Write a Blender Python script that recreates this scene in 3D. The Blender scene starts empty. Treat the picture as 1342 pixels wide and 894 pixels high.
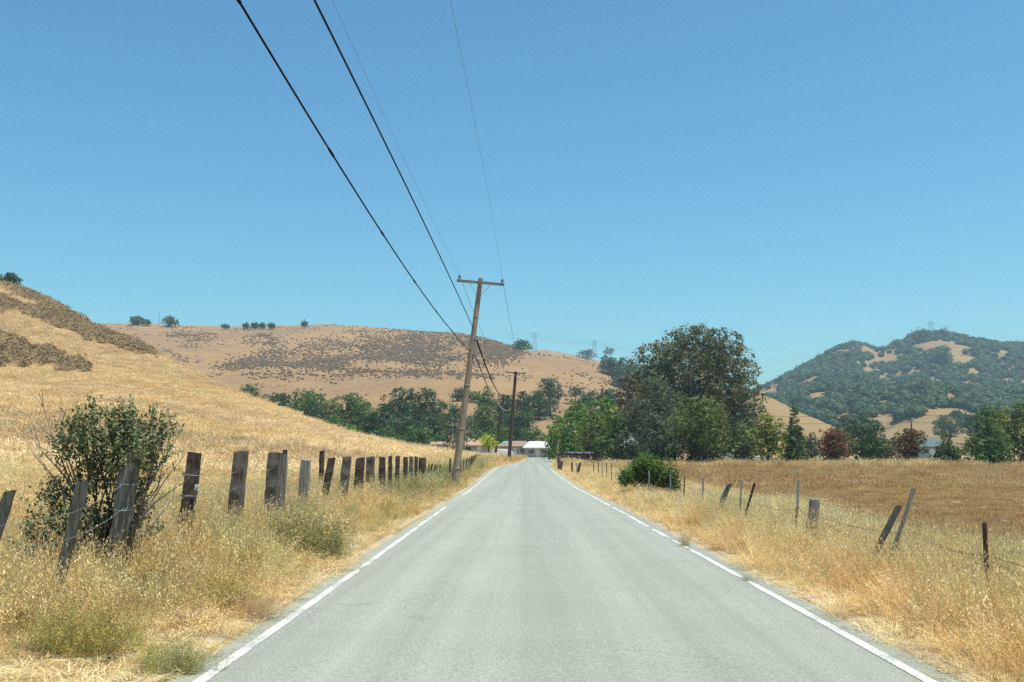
import bpy, math, random
import numpy as np
from mathutils import Vector

R0 = np.random.RandomState(11)
random.seed(5)
scene = bpy.context.scene
COL = scene.collection

# ------------------------------------------------------------------ camera
F = 1300.0
TH = math.atan(145 / F)
PSI = math.atan(21 / F * math.cos(TH))
FW = np.array([-math.sin(PSI) * math.cos(TH), math.cos(PSI) * math.cos(TH), math.sin(TH)])
RT = np.array([math.cos(PSI), math.sin(PSI), 0.0])
UP = np.array([math.sin(PSI) * math.sin(TH), -math.cos(PSI) * math.sin(TH), math.cos(TH)])
CAM = np.array([0, 0, 1.6])


def ray(px, py):
    d = FW + (px - 671) / F * RT + (447 - py) / F * UP
    return d / d[1]


def P(px, py, Y):
    return CAM + ray(px, py) * Y


def proj(p):
    d = np.asarray(p, float) - CAM
    z = d @ FW
    z = np.where(z < .01, .01, z)
    return 671 + F * (d @ RT) / z, 447 - F * (d @ UP) / z


cd = bpy.data.cameras.new('camera')
cd.sensor_width = 36
cd.lens = F / 1342 * 36
cd.clip_end = 12000
cam = bpy.data.objects.new('camera', cd)
COL.objects.link(cam)
cam.location = CAM
cam.rotation_euler = (math.pi / 2 + TH, 0, PSI)
scene.camera = cam

# ------------------------------------------------------------------ light
SUN = Vector((0.26, -0.14, 0.93)).normalized()
sl = bpy.data.lights.new('sun', 'SUN')
sl.energy = 4.8
sl.angle = math.radians(.53)
sl.color = (1, .955, .88)
so = bpy.data.objects.new('sun', sl)
COL.objects.link(so)
so.rotation_euler = SUN.to_track_quat('Z', 'Y').to_euler()
w = bpy.data.worlds.new('World')
scene.world = w
w.use_nodes = True
wt = w.node_tree
wt.nodes.clear()
sky = wt.nodes.new('ShaderNodeTexSky')
sky.sky_type = 'NISHITA'
sky.sun_disc = False
sky.sun_elevation = math.asin(SUN.z)
sky.sun_rotation = math.atan2(SUN.x, SUN.y)
sky.air_density = 1.0
sky.dust_density = 1.1
sky.ozone_density = 1.5
tn = wt.nodes.new('ShaderNodeMixRGB')
tn.blend_type = 'MULTIPLY'
tn.inputs[0].default_value = 1
tn.inputs[2].default_value = (.69, 1.10, 1.05, 1)
hs_ = wt.nodes.new('ShaderNodeHueSaturation')
hs_.inputs['Saturation'].default_value = 1.2
hs_.inputs['Value'].default_value = 1.15
wt.links.new(sky.outputs[0], hs_.inputs['Color'])
wt.links.new(hs_.outputs[0], tn.inputs[1])
bg = wt.nodes.new('ShaderNodeBackground')
bg.inputs['Strength'].default_value = .098
wo = wt.nodes.new('ShaderNodeOutputWorld')
wt.links.new(tn.outputs[0], bg.inputs[0])
wt.links.new(bg.outputs[0], wo.inputs[0])
vs = scene.view_settings
vs.view_transform = 'Standard'
vs.look = 'None'
vs.exposure = .42
vs.gamma = 1
scene.cycles.use_denoising = False
scene.cycles.adaptive_threshold = .004
scene.cycles.max_bounces = 6
scene.cycles.diffuse_bounces = 3
scene.cycles.transparent_max_bounces = 6
scene.cycles.volume_bounces = 0


# ------------------------------------------------------------------ noise / terrain
def hsh(i, j, s):
    n = (i * 374761393 + j * 668265263 + s * 974634777) & 0xffffffff
    n = ((n ^ (n >> 13)) * 1274126177) & 0xffffffff
    return ((n ^ (n >> 16)) & 0xffff) / 65535.0


def vnoise(x, y, s=0):
    x = np.asarray(x, float)
    y = np.asarray(y, float)
    xi = np.floor(x).astype(np.int64)
    yi = np.floor(y).astype(np.int64)
    fx = x - xi
    fy = y - yi
    fx = fx * fx * (3 - 2 * fx)
    fy = fy * fy * (3 - 2 * fy)
    a = hsh(xi, yi, s)
    b = hsh(xi + 1, yi, s)
    c = hsh(xi, yi + 1, s)
    d = hsh(xi + 1, yi + 1, s)
    return (a * (1 - fx) + b * fx) * (1 - fy) + (c * (1 - fx) + d * fx) * fy - .5


def fbm(x, y, s=0, o=4):
    r = 0
    a = 1.
    for k in range(o):
        r = r + a * vnoise(np.asarray(x) * 2 ** k, np.asarray(y) * 2 ** k, s + k)
        a *= .5
    return r


def sm(t):
    t = np.clip(t, 0, 1)
    return t * t * (3 - 2 * t)


RY = [-30, 0, 20, 33, 50, 75, 103, 125, 150, 200, 260]
RZ = [0, 0, -.08, -.12, -.23, -.12, 0, .06, .1, .3, .4]
XY_ = [-30, 7, 20, 33, 50, 75, 103, 125, 150, 180, 215]
XC = [.28, .28, .15, .0, -.17, -.4, -.55, .9, 1.7, 2.4, 3.]
yy = np.linspace(-30, 260, 800)
_k = np.ones(31) / 31.


def smooth_tab(xs, vs_):
    v = np.interp(yy, xs, vs_)
    return np.convolve(np.pad(v, 15, mode='edge'), _k, 'valid')


ZRT = smooth_tab(RY, RZ)
XCT = smooth_tab(XY_, XC)


def zr(y):
    return np.interp(y, yy, ZRT)


def xc(y):
    return np.interp(y, yy, XCT)


def crest(tab):
    us, ys, zs = [], [], []
    for px, py, Y in tab:
        p = P(px, py, Y)
        us.append(p[0] / p[1])
        ys.append(Y)
        zs.append(p[2])
    return np.array(us), np.array(ys, float), np.array(zs)


LH = crest([(-700, 230, 300), (-400, 250, 300), (-150, 300, 285), (0, 370, 262), (60, 398, 245), (120, 431, 228), (200, 466, 205), (260, 497, 188),
            (330, 527, 172), (400, 552, 157), (450, 571, 148), (520, 589, 136), (560, 597, 128), (590, 604, 120), (620, 609, 112), (650, 613, 108)])
BH = crest([(-900, 470, 900), (-400, 440, 900), (60, 428, 900), (130, 424, 900), (200, 424, 900), (300, 428, 920), (430, 425, 900), (480, 427, 880), (560, 433, 860),
            (600, 436, 850), (640, 443, 840), (700, 459, 820), (760, 470, 800), (800, 483, 770), (830, 497, 740), (860, 520, 700), (900, 556, 650), (940, 584, 620), (980, 592, 600)])
FR = crest([(620, 500, 1700), (690, 460, 1700), (712, 457, 1700), (730, 460, 1700), (760, 465, 1700), (800, 476, 1700), (900, 520, 1700), (1000, 560, 1700)])
SH = crest([(860, 545, 470), (900, 512, 470), (960, 504, 465), (990, 515, 460), (1015, 522, 455), (1050, 540, 445), (1090, 557, 430), (1130, 575, 410), (1180, 592, 400)])
OH = crest([(900, 590, 1400), (940, 545, 1400), (975, 519, 1400), (1010, 504, 1400), (1050, 482, 1400), (1075, 469, 1400), (1100, 457, 1400), (1118, 452, 1400), (1134, 453, 1400), (1142, 458, 1410), (1153, 462, 1420), (1166, 459, 1440),
            (1182, 452, 1450), (1200, 444, 1450), (1215, 440, 1450), (1240, 441, 1450), (1290, 449, 1450), (1342, 455, 1450), (1450, 455, 1450), (1700, 470, 1450), (2200, 480, 1400)])


def hill(tab, x, y, y0, pw, L, base, ns, na, fade=True):
    y = np.maximum(y, 1e-3)
    u = x / y
    us, ys, zs = tab
    Yc = np.interp(u, us, ys)
    Zc = np.interp(u, us, zs)
    t = np.clip((y - y0) / (Yc - y0), 0, 1)
    S = t ** pw
    # rounded top
    over = np.clip((y - Yc) / (L * Yc), 0, 3)
    S = S * np.exp(-over ** 2 * 1.2)
    z = base + np.maximum(Zc - base, 0) * S
    n = fbm(x / ns, y / ns, 7, 4) * na * sm(t * 2) * (1 - .75 * sm((t - .8) / .2)) * np.clip((Zc - base) / 10, 0, 1)
    z = z + n
    return np.where((y < y0) | (Zc < base), base - .0, z), t


def left_hill(x, y):
    z, t = hill(LH, x, y, 15., 1.75, .35, 0., 40., 3.0)
    return z


def ground_z(x, y):
    x = np.asarray(x, float)
    y = np.asarray(y, float)
    r = zr(y)
    d = x - xc(y)
    z = np.where(d < 0, r + (.16 + .2 * sm((y - 9) / 10)) * sm((-d - 2.75) / 1.6), r + (-.4 * sm((y) / 12.) - r) * sm((d - 2.9) / 5.) * sm((230 - y) / 60))
    z = z + .45 * np.exp(-((y - 122) / 18.) ** 2) * sm((-d - 2.7) / 1.6)
    z = z + np.where(d < -2.7, left_hill(x, y) * sm((-d - 2.7) / 3.), 0)
    off = sm((np.abs(d) - 2.9) / .8)
    z = z + .10 * vnoise(x * 1.1, y * 1.1, 3) * off + .04 * vnoise(x * 4, y * 4, 4) * off
    z = z - .06 * (1 - sm((np.abs(d) - 2.6) / .4)) * (y < 222)
    return z


def back_z(x, y):
    return hill(BH, x, y, 235., 1.25, .35, -1., 120., 11.)[0]


def far_z(x, y):
    return hill(FR, x, y, 900., 1.3, .35, -2., 150., 6.)[0]


def small_z(x, y):
    return hill(SH, x, y, 190., 1.5, .4, -1., 60., 4.)[0]


def oak_z(x, y):
    return hill(OH, x, y, 250., 2.0, .35, -1., 150., 36.)[0]


def terrain(x, y):
    return np.maximum.reduce([ground_z(x, y), back_z(x, y), far_z(x, y), small_z(x, y), oak_z(x, y)])


YS = np.geomspace(4, 2500, 2600)


def hit(px, py, fn=terrain, ymin=4):
    d = ray(px, py)
    ys = YS[YS >= ymin]
    x = d[0] * ys
    z = 1.6 + d[2] * ys
    g = fn(x, ys)
    k = np.where(z <= g)[0]
    Y = ys[k[0]] if len(k) else ys[-1]
    return np.array([d[0] * Y, Y, float(fn(np.array([d[0] * Y]), np.array([Y]))[0])])


# ------------------------------------------------------------------ materials
MATS = {}


def nm(name):
    m = bpy.data.materials.new(name)
    m.use_nodes = True
    t = m.node_tree
    b = t.nodes['Principled BSDF']
    return m, t, b


def node(t, typ, **kw):
    n = t.nodes.new(typ)
    for k, v in kw.items():
        if k in n.inputs:
            n.inputs[k].default_value = v
        else:
            setattr(n, k, v)
    return n


def rgba(c):
    return (c[0], c[1], c[2], 1)


def noise_mat(name, c1, c2, scale=5., rough=.85, stretch=(1, 1, 1), bump=0., detail=6, c3=None, s3=.5, lo=.35, hi=.65, bs=None, metal=0., spec=.3):
    if name in MATS:
        return MATS[name]
    m, t, b = nm(name)
    tc = node(t, 'ShaderNodeTexCoord')
    mp = node(t, 'ShaderNodeMapping')
    mp.inputs['Scale'].default_value = stretch
    t.links.new(tc.outputs['Object'], mp.inputs['Vector'])
    n = node(t, 'ShaderNodeTexNoise', Scale=scale, Detail=detail, Roughness=.65)
    t.links.new(mp.outputs[0], n.inputs['Vector'])
    r = node(t, 'ShaderNodeValToRGB')
    r.color_ramp.elements[0].position = lo
    r.color_ramp.elements[1].position = hi
    r.color_ramp.elements[0].color = rgba(c1)
    r.color_ramp.elements[1].color = rgba(c2)
    t.links.new(n.outputs['Fac'], r.inputs[0])
    out = r.outputs[0]
    if c3 is not None:
        n2 = node(t, 'ShaderNodeTexNoise', Scale=s3, Detail=5, Roughness=.6)
        t.links.new(tc.outputs['Object'], n2.inputs['Vector'])
        r2 = node(t, 'ShaderNodeValToRGB')
        r2.color_ramp.elements[0].position = .45
        r2.color_ramp.elements[1].position = .62
        t.links.new(n2.outputs['Fac'], r2.inputs[0])
        mx = node(t, 'ShaderNodeMix', data_type='RGBA')
        t.links.new(r2.outputs[0], mx.inputs[0])
        t.links.new(out, mx.inputs[6])
        mx.inputs[7].default_value = rgba(c3)
        out = mx.outputs[2]
    t.links.new(out, b.inputs['Base Color'])
    b.inputs['Roughness'].default_value = rough
    b.inputs['Metallic'].default_value = metal
    b.inputs['Specular IOR Level'].default_value = spec
    if bump:
        bp = node(t, 'ShaderNodeBump', Strength=bump)
        if bs:
            n3 = node(t, 'ShaderNodeTexNoise', Scale=bs, Detail=4)
            t.links.new(mp.outputs[0], n3.inputs['Vector'])
            t.links.new(n3.outputs['Fac'], bp.inputs['Height'])
        else:
            t.links.new(n.outputs['Fac'], bp.inputs['Height'])
        t.links.new(bp.outputs[0], b.inputs['Normal'])
    MATS[name] = m
    return m


def leaf_mat(name, cols, trans=.3, hue=.0):
    """per-leaf colour from the stored 'rv' value"""
    if name in MATS:
        return MATS[name]
    m, t, b = nm(name)
    a = node(t, 'ShaderNodeAttribute', attribute_name='rv')
    r = node(t, 'ShaderNodeValToRGB')
    while len(r.color_ramp.elements) < len(cols):
        r.color_ramp.elements.new(.5)
    for i, c in enumerate(cols):
        r.color_ramp.elements[i].position = i / (len(cols) - 1)
        r.color_ramp.elements[i].color = rgba(c)
    t.links.new(a.outputs['Fac'], r.inputs[0])
    t.links.new(r.outputs[0], b.inputs['Base Color'])
    b.inputs['Roughness'].default_value = .6
    b.inputs['Specular IOR Level'].default_value = .25
    tr = node(t, 'ShaderNodeBsdfTranslucent')
    t.links.new(r.outputs[0], tr.inputs[0])
    ms = node(t, 'ShaderNodeMixShader')
    ms.inputs[0].default_value = trans
    t.links.new(b.outputs[0], ms.inputs[1])
    t.links.new(tr.outputs[0], ms.inputs[2])
    t.links.new(ms.outputs[0], t.nodes['Material Output'].inputs[0])
    MATS[name] = m
    return m


def grass_mat():
    m, t, b = nm('dry_grass')
    a = node(t, 'ShaderNodeAttribute', attribute_name='rv')
    ti = node(t, 'ShaderNodeAttribute', attribute_name='tint')
    ti.attribute_type = 'INSTANCER'
    mr = node(t, 'ShaderNodeMapRange')
    mr.inputs[1].default_value = 0
    mr.inputs[2].default_value = 1
    mr.inputs[3].default_value = .65
    mr.inputs[4].default_value = 1.35
    t.links.new(a.outputs['Fac'], mr.inputs[0])
    vm = node(t, 'ShaderNodeVectorMath', operation='SCALE')
    t.links.new(ti.outputs['Vector'], vm.inputs[0])
    t.links.new(mr.outputs[0], vm.inputs[3])
    gt = node(t, 'ShaderNodeMath', operation='GREATER_THAN')
    gt.inputs[1].default_value = 1.5
    t.links.new(a.outputs['Fac'], gt.inputs[0])
    mx = node(t, 'ShaderNodeMix', data_type='RGBA')
    t.links.new(gt.outputs[0], mx.inputs[0])
    t.links.new(vm.outputs[0], mx.inputs[6])
    mx.inputs[7].default_value = (.75, .5, .02, 1)
    t.links.new(mx.outputs[2], b.inputs['Base Color'])
    b.inputs['Roughness'].default_value = .65
    b.inputs['Specular IOR Level'].default_value = .3
    tr = node(t, 'ShaderNodeBsdfTranslucent')
    t.links.new(mx.outputs[2], tr.inputs[0])
    ms = node(t, 'ShaderNodeMixShader')
    ms.inputs[0].default_value = .3
    t.links.new(b.outputs[0], ms.inputs[1])
    t.links.new(tr.outputs[0], ms.inputs[2])
    t.links.new(ms.outputs[0], t.nodes['Material Output'].inputs[0])
    return m


GRASS = grass_mat()


def plain(name, c, rough=.6, metal=0., spec=.4):
    d = tuple(v * .82 for v in c)
    return noise_mat(name, d, c, 3., rough, metal=metal, spec=spec, lo=.3, hi=.6)


# ------------------------------------------------------------------ mesh helpers
def tag(o, label=None, cat=None, group=None, kind=None):
    if label:
        o['label'] = label
    if cat:
        o['category'] = cat
    if group:
        o['group'] = group
    if kind:
        o['kind'] = kind
    return o


def fast_mesh(name, V, Fc, mat, parent=None, attrs=None, smooth=False, link=True):
    V = np.asarray(V, np.float32)
    Fc = np.asarray(Fc, np.int32)
    me = bpy.data.meshes.new(name)
    nf, k = Fc.shape
    me.vertices.add(len(V))
    me.vertices.foreach_set('co', V.ravel())
    me.loops.add(nf * k)
    me.loops.foreach_set('vertex_index', Fc.ravel())
    me.polygons.add(nf)
    me.polygons.foreach_set('loop_start', np.arange(0, nf * k, k, dtype=np.int32))
    me.polygons.foreach_set('loop_total', np.full(nf, k, np.int32))
    if smooth:
        me.polygons.foreach_set('use_smooth', np.ones(nf, bool))
    me.update(calc_edges=True)
    for an, av in (attrs or {}).items():
        a = me.attributes.new(an, 'FLOAT', 'POINT')
        a.data.foreach_set('value', np.asarray(av, np.float32))
    me.materials.append(mat)
    o = bpy.data.objects.new(name, me)
    if link:
        COL.objects.link(o)
    if parent:
        o.parent = parent
    return o


class MB:
    def __init__(s):
        s.v = []
        s.f = []

    def add(s, vs_, fs):
        b = len(s.v)
        s.v += [tuple(map(float, v)) for v in vs_]
        s.f += [tuple(i + b for i in f) for f in fs]
        return s

    def box(s, c, d, rz=0., rx=0., ry=0., taper=1.):
        from mathutils import Euler
        M = Euler((rx, ry, rz)).to_matrix()
        vs_ = []
        for z in (-.5, .5):
            k = taper if z > 0 else 1.
            for x, y in ((-.5, -.5), (.5, -.5), (.5, .5), (-.5, .5)):
                vs_.append(Vector(c) + M @ Vector((x * d[0] * k, y * d[1] * k, z * d[2])))
        return s.add(vs_, [(3, 2, 1, 0), (4, 5, 6, 7), (0, 1, 5, 4), (1, 2, 6, 5), (2, 3, 7, 6), (3, 0, 4, 7)])

    def tube(s, pts, rad, n=6, cap=True):
        pts = [Vector(p) for p in pts]
        if not hasattr(rad, '__len__'):
            rad = [rad] * len(pts)
        rings = []
        prev = None
        for i, p in enumerate(pts):
            t = (pts[min(i + 1, len(pts) - 1)] - pts[max(i - 1, 0)]).normalized()
            if prev is None:
                a = t.orthogonal().normalized()
            else:
                a = (prev - t * prev.dot(t)).normalized()
            prev = a
            b = t.cross(a)
            rings.append([p + (a * math.cos(q) + b * math.sin(q)) * rad[i] for q in [2 * math.pi * j / n for j in range(n)]])
        vs_ = [v for r in rings for v in r]
        fs = []
        for i in range(len(rings) - 1):
            for j in range(n):
                k = (j + 1) % n
                fs.append((i * n + j, i * n + k, i * n + n + k, i * n + n + j))
        if cap:
            fs.append(tuple(range(n - 1, -1, -1)))
            fs.append(tuple(range((len(rings) - 1) * n, len(rings) * n)))
        return s.add(vs_, fs)

    def build(s, name, mat, parent=None, smooth=False, loc=None):
        me = bpy.data.meshes.new(name)
        me.from_pydata(s.v, [], s.f)
        if smooth:
            for p in me.polygons:
                p.use_smooth = True
        me.materials.append(mat)
        me.update()
        o = bpy.data.objects.new(name, me)
        COL.objects.link(o)
        if parent:
            o.parent = parent
        if loc is not None:
            o.location = loc
        return o


def empty(name, loc, label, cat, group=None, rz=0.):
    o = bpy.data.objects.new(name, None)
    COL.objects.link(o)
    o.location = tuple(map(float, loc))
    o.rotation_euler = (0, 0, rz)
    o.empty_display_size = .2
    return tag(o, label, cat, group)


def grid(name, xs, ys, fn, mat, smooth=True):
    X, Y = np.meshgrid(xs, ys)
    Z = fn(X, Y)
    return grid_xyz(name, X, Y, Z, mat, smooth)


def grid_xyz(name, X, Y, Z, mat, smooth=True):
    V = np.stack([X, Y, Z], -1).reshape(-1, 3)
    ny, nx = X.shape
    i = np.arange(ny - 1)[:, None] * nx + np.arange(nx - 1)[None]
    Fc = np.stack([i, i + 1, i + nx + 1, i + nx], -1).reshape(-1, 4)
    return fast_mesh(name, V, Fc, mat, smooth=smooth)


# ------------------------------------------------------------------ ground, hills
def ground_material(name, cols, patch, big, bumpy=.6, sc=1.):
    m, t, b = nm(name)
    tc = node(t, 'ShaderNodeTexCoord')
    n1 = node(t, 'ShaderNodeTexNoise', Scale=9. * (sc if sc == 1 else .09), Detail=8, Roughness=.8)
    n2 = node(t, 'ShaderNodeTexNoise', Scale=.22 * sc, Detail=8, Roughness=.62)
    n3 = node(t, 'ShaderNodeTexNoise', Scale=.02 * sc, Detail=6, Roughness=.6)
    for n in (n1, n2, n3):
        t.links.new(tc.outputs['Object'], n.inputs['Vector'])

    def ramp(n, c1, c2, lo, hi):
        r = node(t, 'ShaderNodeValToRGB')
        r.color_ramp.elements[0].position = lo
        r.color_ramp.elements[1].position = hi
        r.color_ramp.elements[0].color = rgba(c1)
        r.color_ramp.elements[1].color = rgba(c2)
        t.links.new(n.outputs['Fac'], r.inputs[0])
        return r
    r1 = ramp(n1, cols[0], cols[1], .32, .68)
    f2 = ramp(n2, (0, 0, 0), (1, 1, 1), .44, .62)
    f3 = ramp(n3, (0, 0, 0), (1, 1, 1), .46, .60)
    m1 = node(t, 'ShaderNodeMix', data_type='RGBA')
    t.links.new(f2.outputs[0], m1.inputs[0])
    t.links.new(r1.outputs[0], m1.inputs[6])
    m1.inputs[7].default_value = rgba(patch)
    sc_ = node(t, 'ShaderNodeMath', operation='MULTIPLY')
    sc_.inputs[1].default_value = .7
    t.links.new(f3.outputs[0], sc_.inputs[0])
    m2 = node(t, 'ShaderNodeMix', data_type='RGBA')
    t.links.new(sc_.outputs[0], m2.inputs[0])
    t.links.new(m1.outputs[2], m2.inputs[6])
    m2.inputs[7].default_value = rgba(big)
    t.links.new(m2.outputs[2], b.inputs['Base Color'])
    b.inputs['Roughness'].default_value = .95
    b.inputs['Specular IOR Level'].default_value = .1
    bp = node(t, 'ShaderNodeBump', Strength=bumpy, Distance=.3 / sc)
    t.links.new(n1.outputs['Fac'], bp.inputs['Height'])
    t.links.new(bp.outputs[0], b.inputs['Normal'])
    return m


M_GROUND = ground_material('dry_meadow_ground', [(.30, .20, .085), (.50, .36, .165)], (.42, .31, .15), (.31, .21, .11))
M_BACK = ground_material('golden_hill_grass', [(.235, .148, .068), (.37, .24, .112)], (.255, .155, .078), (.235, .145, .080), sc=.35)
M_OAKG = ground_material('oak_hill_grass', [(.23, .155, .07), (.32, .225, .105)], (.25, .17, .08), (.22, .145, .075), sc=.35)
M_FIELD = ground_material('mown_field', [(.16, .088, .034), (.29, .17, .07)], (.22, .13, .052), (.24, .17, .055))


def sinh_space(a, lim, n, d0):
    k = np.arange(n + 1)
    lo, hi = 1e-4, 1.
    for _ in range(80):
        mid = (lo + hi) / 2
        if d0 / mid * math.sinh(mid * n) < lim:
            lo = mid
        else:
            hi = mid
    return d0 / lo * np.sinh(lo * k)


xr = sinh_space(0, 5000, 230, .13)
xs = np.concatenate([-xr[::-1], xr[1:]])
yr = sinh_space(0, 5000, 420, .22)
ysn = np.concatenate([-sinh_space(0, 60, 20, .5)[::-1], yr[1:]])
g = grid('ground', xs, ysn, ground_z, M_GROUND)
tag(g, kind='structure')


def polar_hill(name, fn, u0, u1, nu, y0, y1, ny, mat):
    us = np.linspace(u0, u1, nu)
    ys = np.linspace(y0, y1, ny)
    U, Y = np.meshgrid(us, ys)
    X = U * Y
    o = grid_xyz(name, X, Y, fn(X, Y) - .4, mat)
    return tag(o, kind='structure')


polar_hill('golden_hill', back_z, -1.1, .26, 420, 235, 1400, 260, M_BACK)
polar_hill('distant_ridge', far_z, -.06, .26, 80, 900, 2600, 60, M_BACK)
polar_hill('small_golden_hill', small_z, .12, .40, 120, 190, 800, 90, M_OAKG)
polar_hill('oak_covered_hill', oak_z, .15, 1.2, 380, 250, 2300, 220, M_OAKG)

# field right of the fence
fx = np.concatenate([np.linspace(5.0, 30, 90), np.linspace(31, 130, 70)])
fy = np.linspace(2, 127, 260)
FX, FY = np.meshgrid(fx, fy)
FX = FX + np.where(FX < 5.6, .5 * vnoise(FY * .3, FX * 0, 9), 0)
FY2 = FY + np.where(FY > 126, 2 * vnoise(FX * .1, FX * 0, 5), 0)
fo = grid_xyz('field', FX, FY2, ground_z(FX, FY2) + .012 - .3 * (FX < 5.5), M_FIELD)
tag(fo, kind='structure')

# ------------------------------------------------------------------ road
def road_material():
    m, t, b = nm('aged_asphalt')
    tc = node(t, 'ShaderNodeTexCoord')
    n1 = node(t, 'ShaderNodeTexNoise', Scale=90., Detail=6, Roughness=.9)
    ng_ = node(t, 'ShaderNodeTexNoise', Scale=48., Detail=3, Roughness=.9)
    t.links.new(tc.outputs['Object'], ng_.inputs['Vector'])
    n2 = node(t, 'ShaderNodeTexNoise', Scale=.5, Detail=6, Roughness=.6)
    mp = node(t, 'ShaderNodeMapping')
    mp.inputs['Scale'].default_value = (1.3, .012, 1)
    n3 = node(t, 'ShaderNodeTexNoise', Scale=1.2, Detail=5, Roughness=.6)
    t.links.new(tc.outputs['Object'], mp.inputs[0])
    t.links.new(mp.outputs[0], n3.inputs['Vector'])
    vo = node(t, 'ShaderNodeTexVoronoi', Scale=70.)
    for n in (n1, n2, vo):
        t.links.new(tc.outputs['Object'], n.inputs['Vector'])
    r1 = node(t, 'ShaderNodeValToRGB')
    e = r1.color_ramp.elements
    e[0].position = .36
    e[0].color = (.115, .125, .103, 1)
    e[1].position = .64
    e[1].color = (.47, .475, .385, 1)
    x = e.new(.5)
    x.color = (.268, .283, .233, 1)
    av = node(t, 'ShaderNodeMix', data_type='FLOAT')
    av.inputs[0].default_value = .5
    t.links.new(n1.outputs['Fac'], av.inputs[2])
    t.links.new(ng_.outputs['Fac'], av.inputs[3])
    t.links.new(av.outputs[0], r1.inputs[0])
    r2 = node(t, 'ShaderNodeMapRange')
    r2.inputs[1].default_value = .3
    r2.inputs[2].default_value = .7
    r2.inputs[3].default_value = .95
    r2.inputs[4].default_value = 1.05
    t.links.new(n2.outputs['Fac'], r2.inputs[0])
    r3 = node(t, 'ShaderNodeMapRange')
    r3.inputs[1].default_value = .3
    r3.inputs[2].default_value = .7
    r3.inputs[3].default_value = .82
    r3.inputs[4].default_value = 1.12
    t.links.new(n3.outputs['Fac'], r3.inputs[0])
    mu = node(t, 'ShaderNodeMath', operation='MULTIPLY')
    t.links.new(r2.outputs[0], mu.inputs[0])
    t.links.new(r3.outputs[0], mu.inputs[1])
    # dark aggregate pits and fine cracks
    rv = node(t, 'ShaderNodeMapRange')
    rv.inputs[1].default_value = .05
    rv.inputs[2].default_value = .3
    rv.inputs[3].default_value = .72
    rv.inputs[4].default_value = 1.0
    t.links.new(vo.outputs['Distance'], rv.inputs[0])
    mu2 = node(t, 'ShaderNodeMath', operation='MULTIPLY')
    t.links.new(mu.outputs[0], mu2.inputs[0])
    t.links.new(rv.outputs[0], mu2.inputs[1])
    nw = node(t, 'ShaderNodeTexNoise', Scale=1.6, Detail=5)
    t.links.new(tc.outputs['Object'], nw.inputs['Vector'])
    ad = node(t, 'ShaderNodeMixRGB', blend_type='ADD')
    ad.inputs[0].default_value = .5
    t.links.new(tc.outputs['Object'], ad.inputs[1])
    t.links.new(nw.outputs['Color'], ad.inputs[2])
    cr = node(t, 'ShaderNodeTexVoronoi', Scale=.33, feature='DISTANCE_TO_EDGE')
    t.links.new(ad.outputs[0], cr.inputs['Vector'])
    rc = node(t, 'ShaderNodeMapRange')
    rc.inputs[1].default_value = .0
    rc.inputs[2].default_value = .005
    rc.inputs[3].default_value = .72
    rc.inputs[4].default_value = 1.0
    t.links.new(cr.outputs['Distance'], rc.inputs[0])
    # cracks only in places
    nk = node(t, 'ShaderNodeTexNoise', Scale=.35, Detail=3)
    t.links.new(tc.outputs['Object'], nk.inputs['Vector'])
    rk = node(t, 'ShaderNodeMapRange')
    rk.inputs[1].default_value = .5
    rk.inputs[2].default_value = .56
    t.links.new(nk.outputs['Fac'], rk.inputs[0])
    mk = node(t, 'ShaderNodeMix', data_type='FLOAT')
    t.links.new(rk.outputs[0], mk.inputs[0])
    mk.inputs[2].default_value = 1.
    t.links.new(rc.outputs[0], mk.inputs[3])
    mu3 = node(t, 'ShaderNodeMath', operation='MULTIPLY')
    t.links.new(mu2.outputs[0], mu3.inputs[0])
    t.links.new(mk.outputs[0], mu3.inputs[1])
    vm = node(t, 'ShaderNodeVectorMath', operation='SCALE')
    t.links.new(r1.outputs[0], vm.inputs[0])
    t.links.new(mu3.outputs[0], vm.inputs[3])
    t.links.new(vm.outputs[0], b.inputs['Base Color'])
    b.inputs['Roughness'].default_value = .9
    b.inputs['Specular IOR Level'].default_value = .25
    bp = node(t, 'ShaderNodeBump', Strength=.5, Distance=.01)
    t.links.new(n1.outputs['Fac'], bp.inputs['Height'])
    t.links.new(bp.outputs[0], b.inputs['Normal'])
    return m


M_ROAD = road_material()


def strip(name, y0, y1, n, offs, dz, mat, wob=0., ny=None):
    ys = np.linspace(y0, y1, n)
    offs = np.array(offs)
    X = xc(ys)[:, None] + offs[None]
    if wob:
        X[:, 0] += wob * (fbm(ys * .8, ys * 0, 21) + .4 * fbm(ys * 5, ys * 0, 22))
        X[:, -1] += wob * (fbm(ys * .8, ys * 0, 31) + .4 * fbm(ys * 5, ys * 0, 32))
    Y = np.repeat(ys[:, None], len(offs), 1)
    camber = -.012 * (offs / 2.6) ** 2
    Z = zr(Y) + camber[None] + dz
    return grid_xyz(name, X, Y, Z, mat)


rd = strip('road', -25, 215, 1600, [-2.93, -2.6, -1.5, 0, 1.5, 2.6, 2.93], 0., M_ROAD, wob=.16)
tag(rd, kind='structure')
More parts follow.
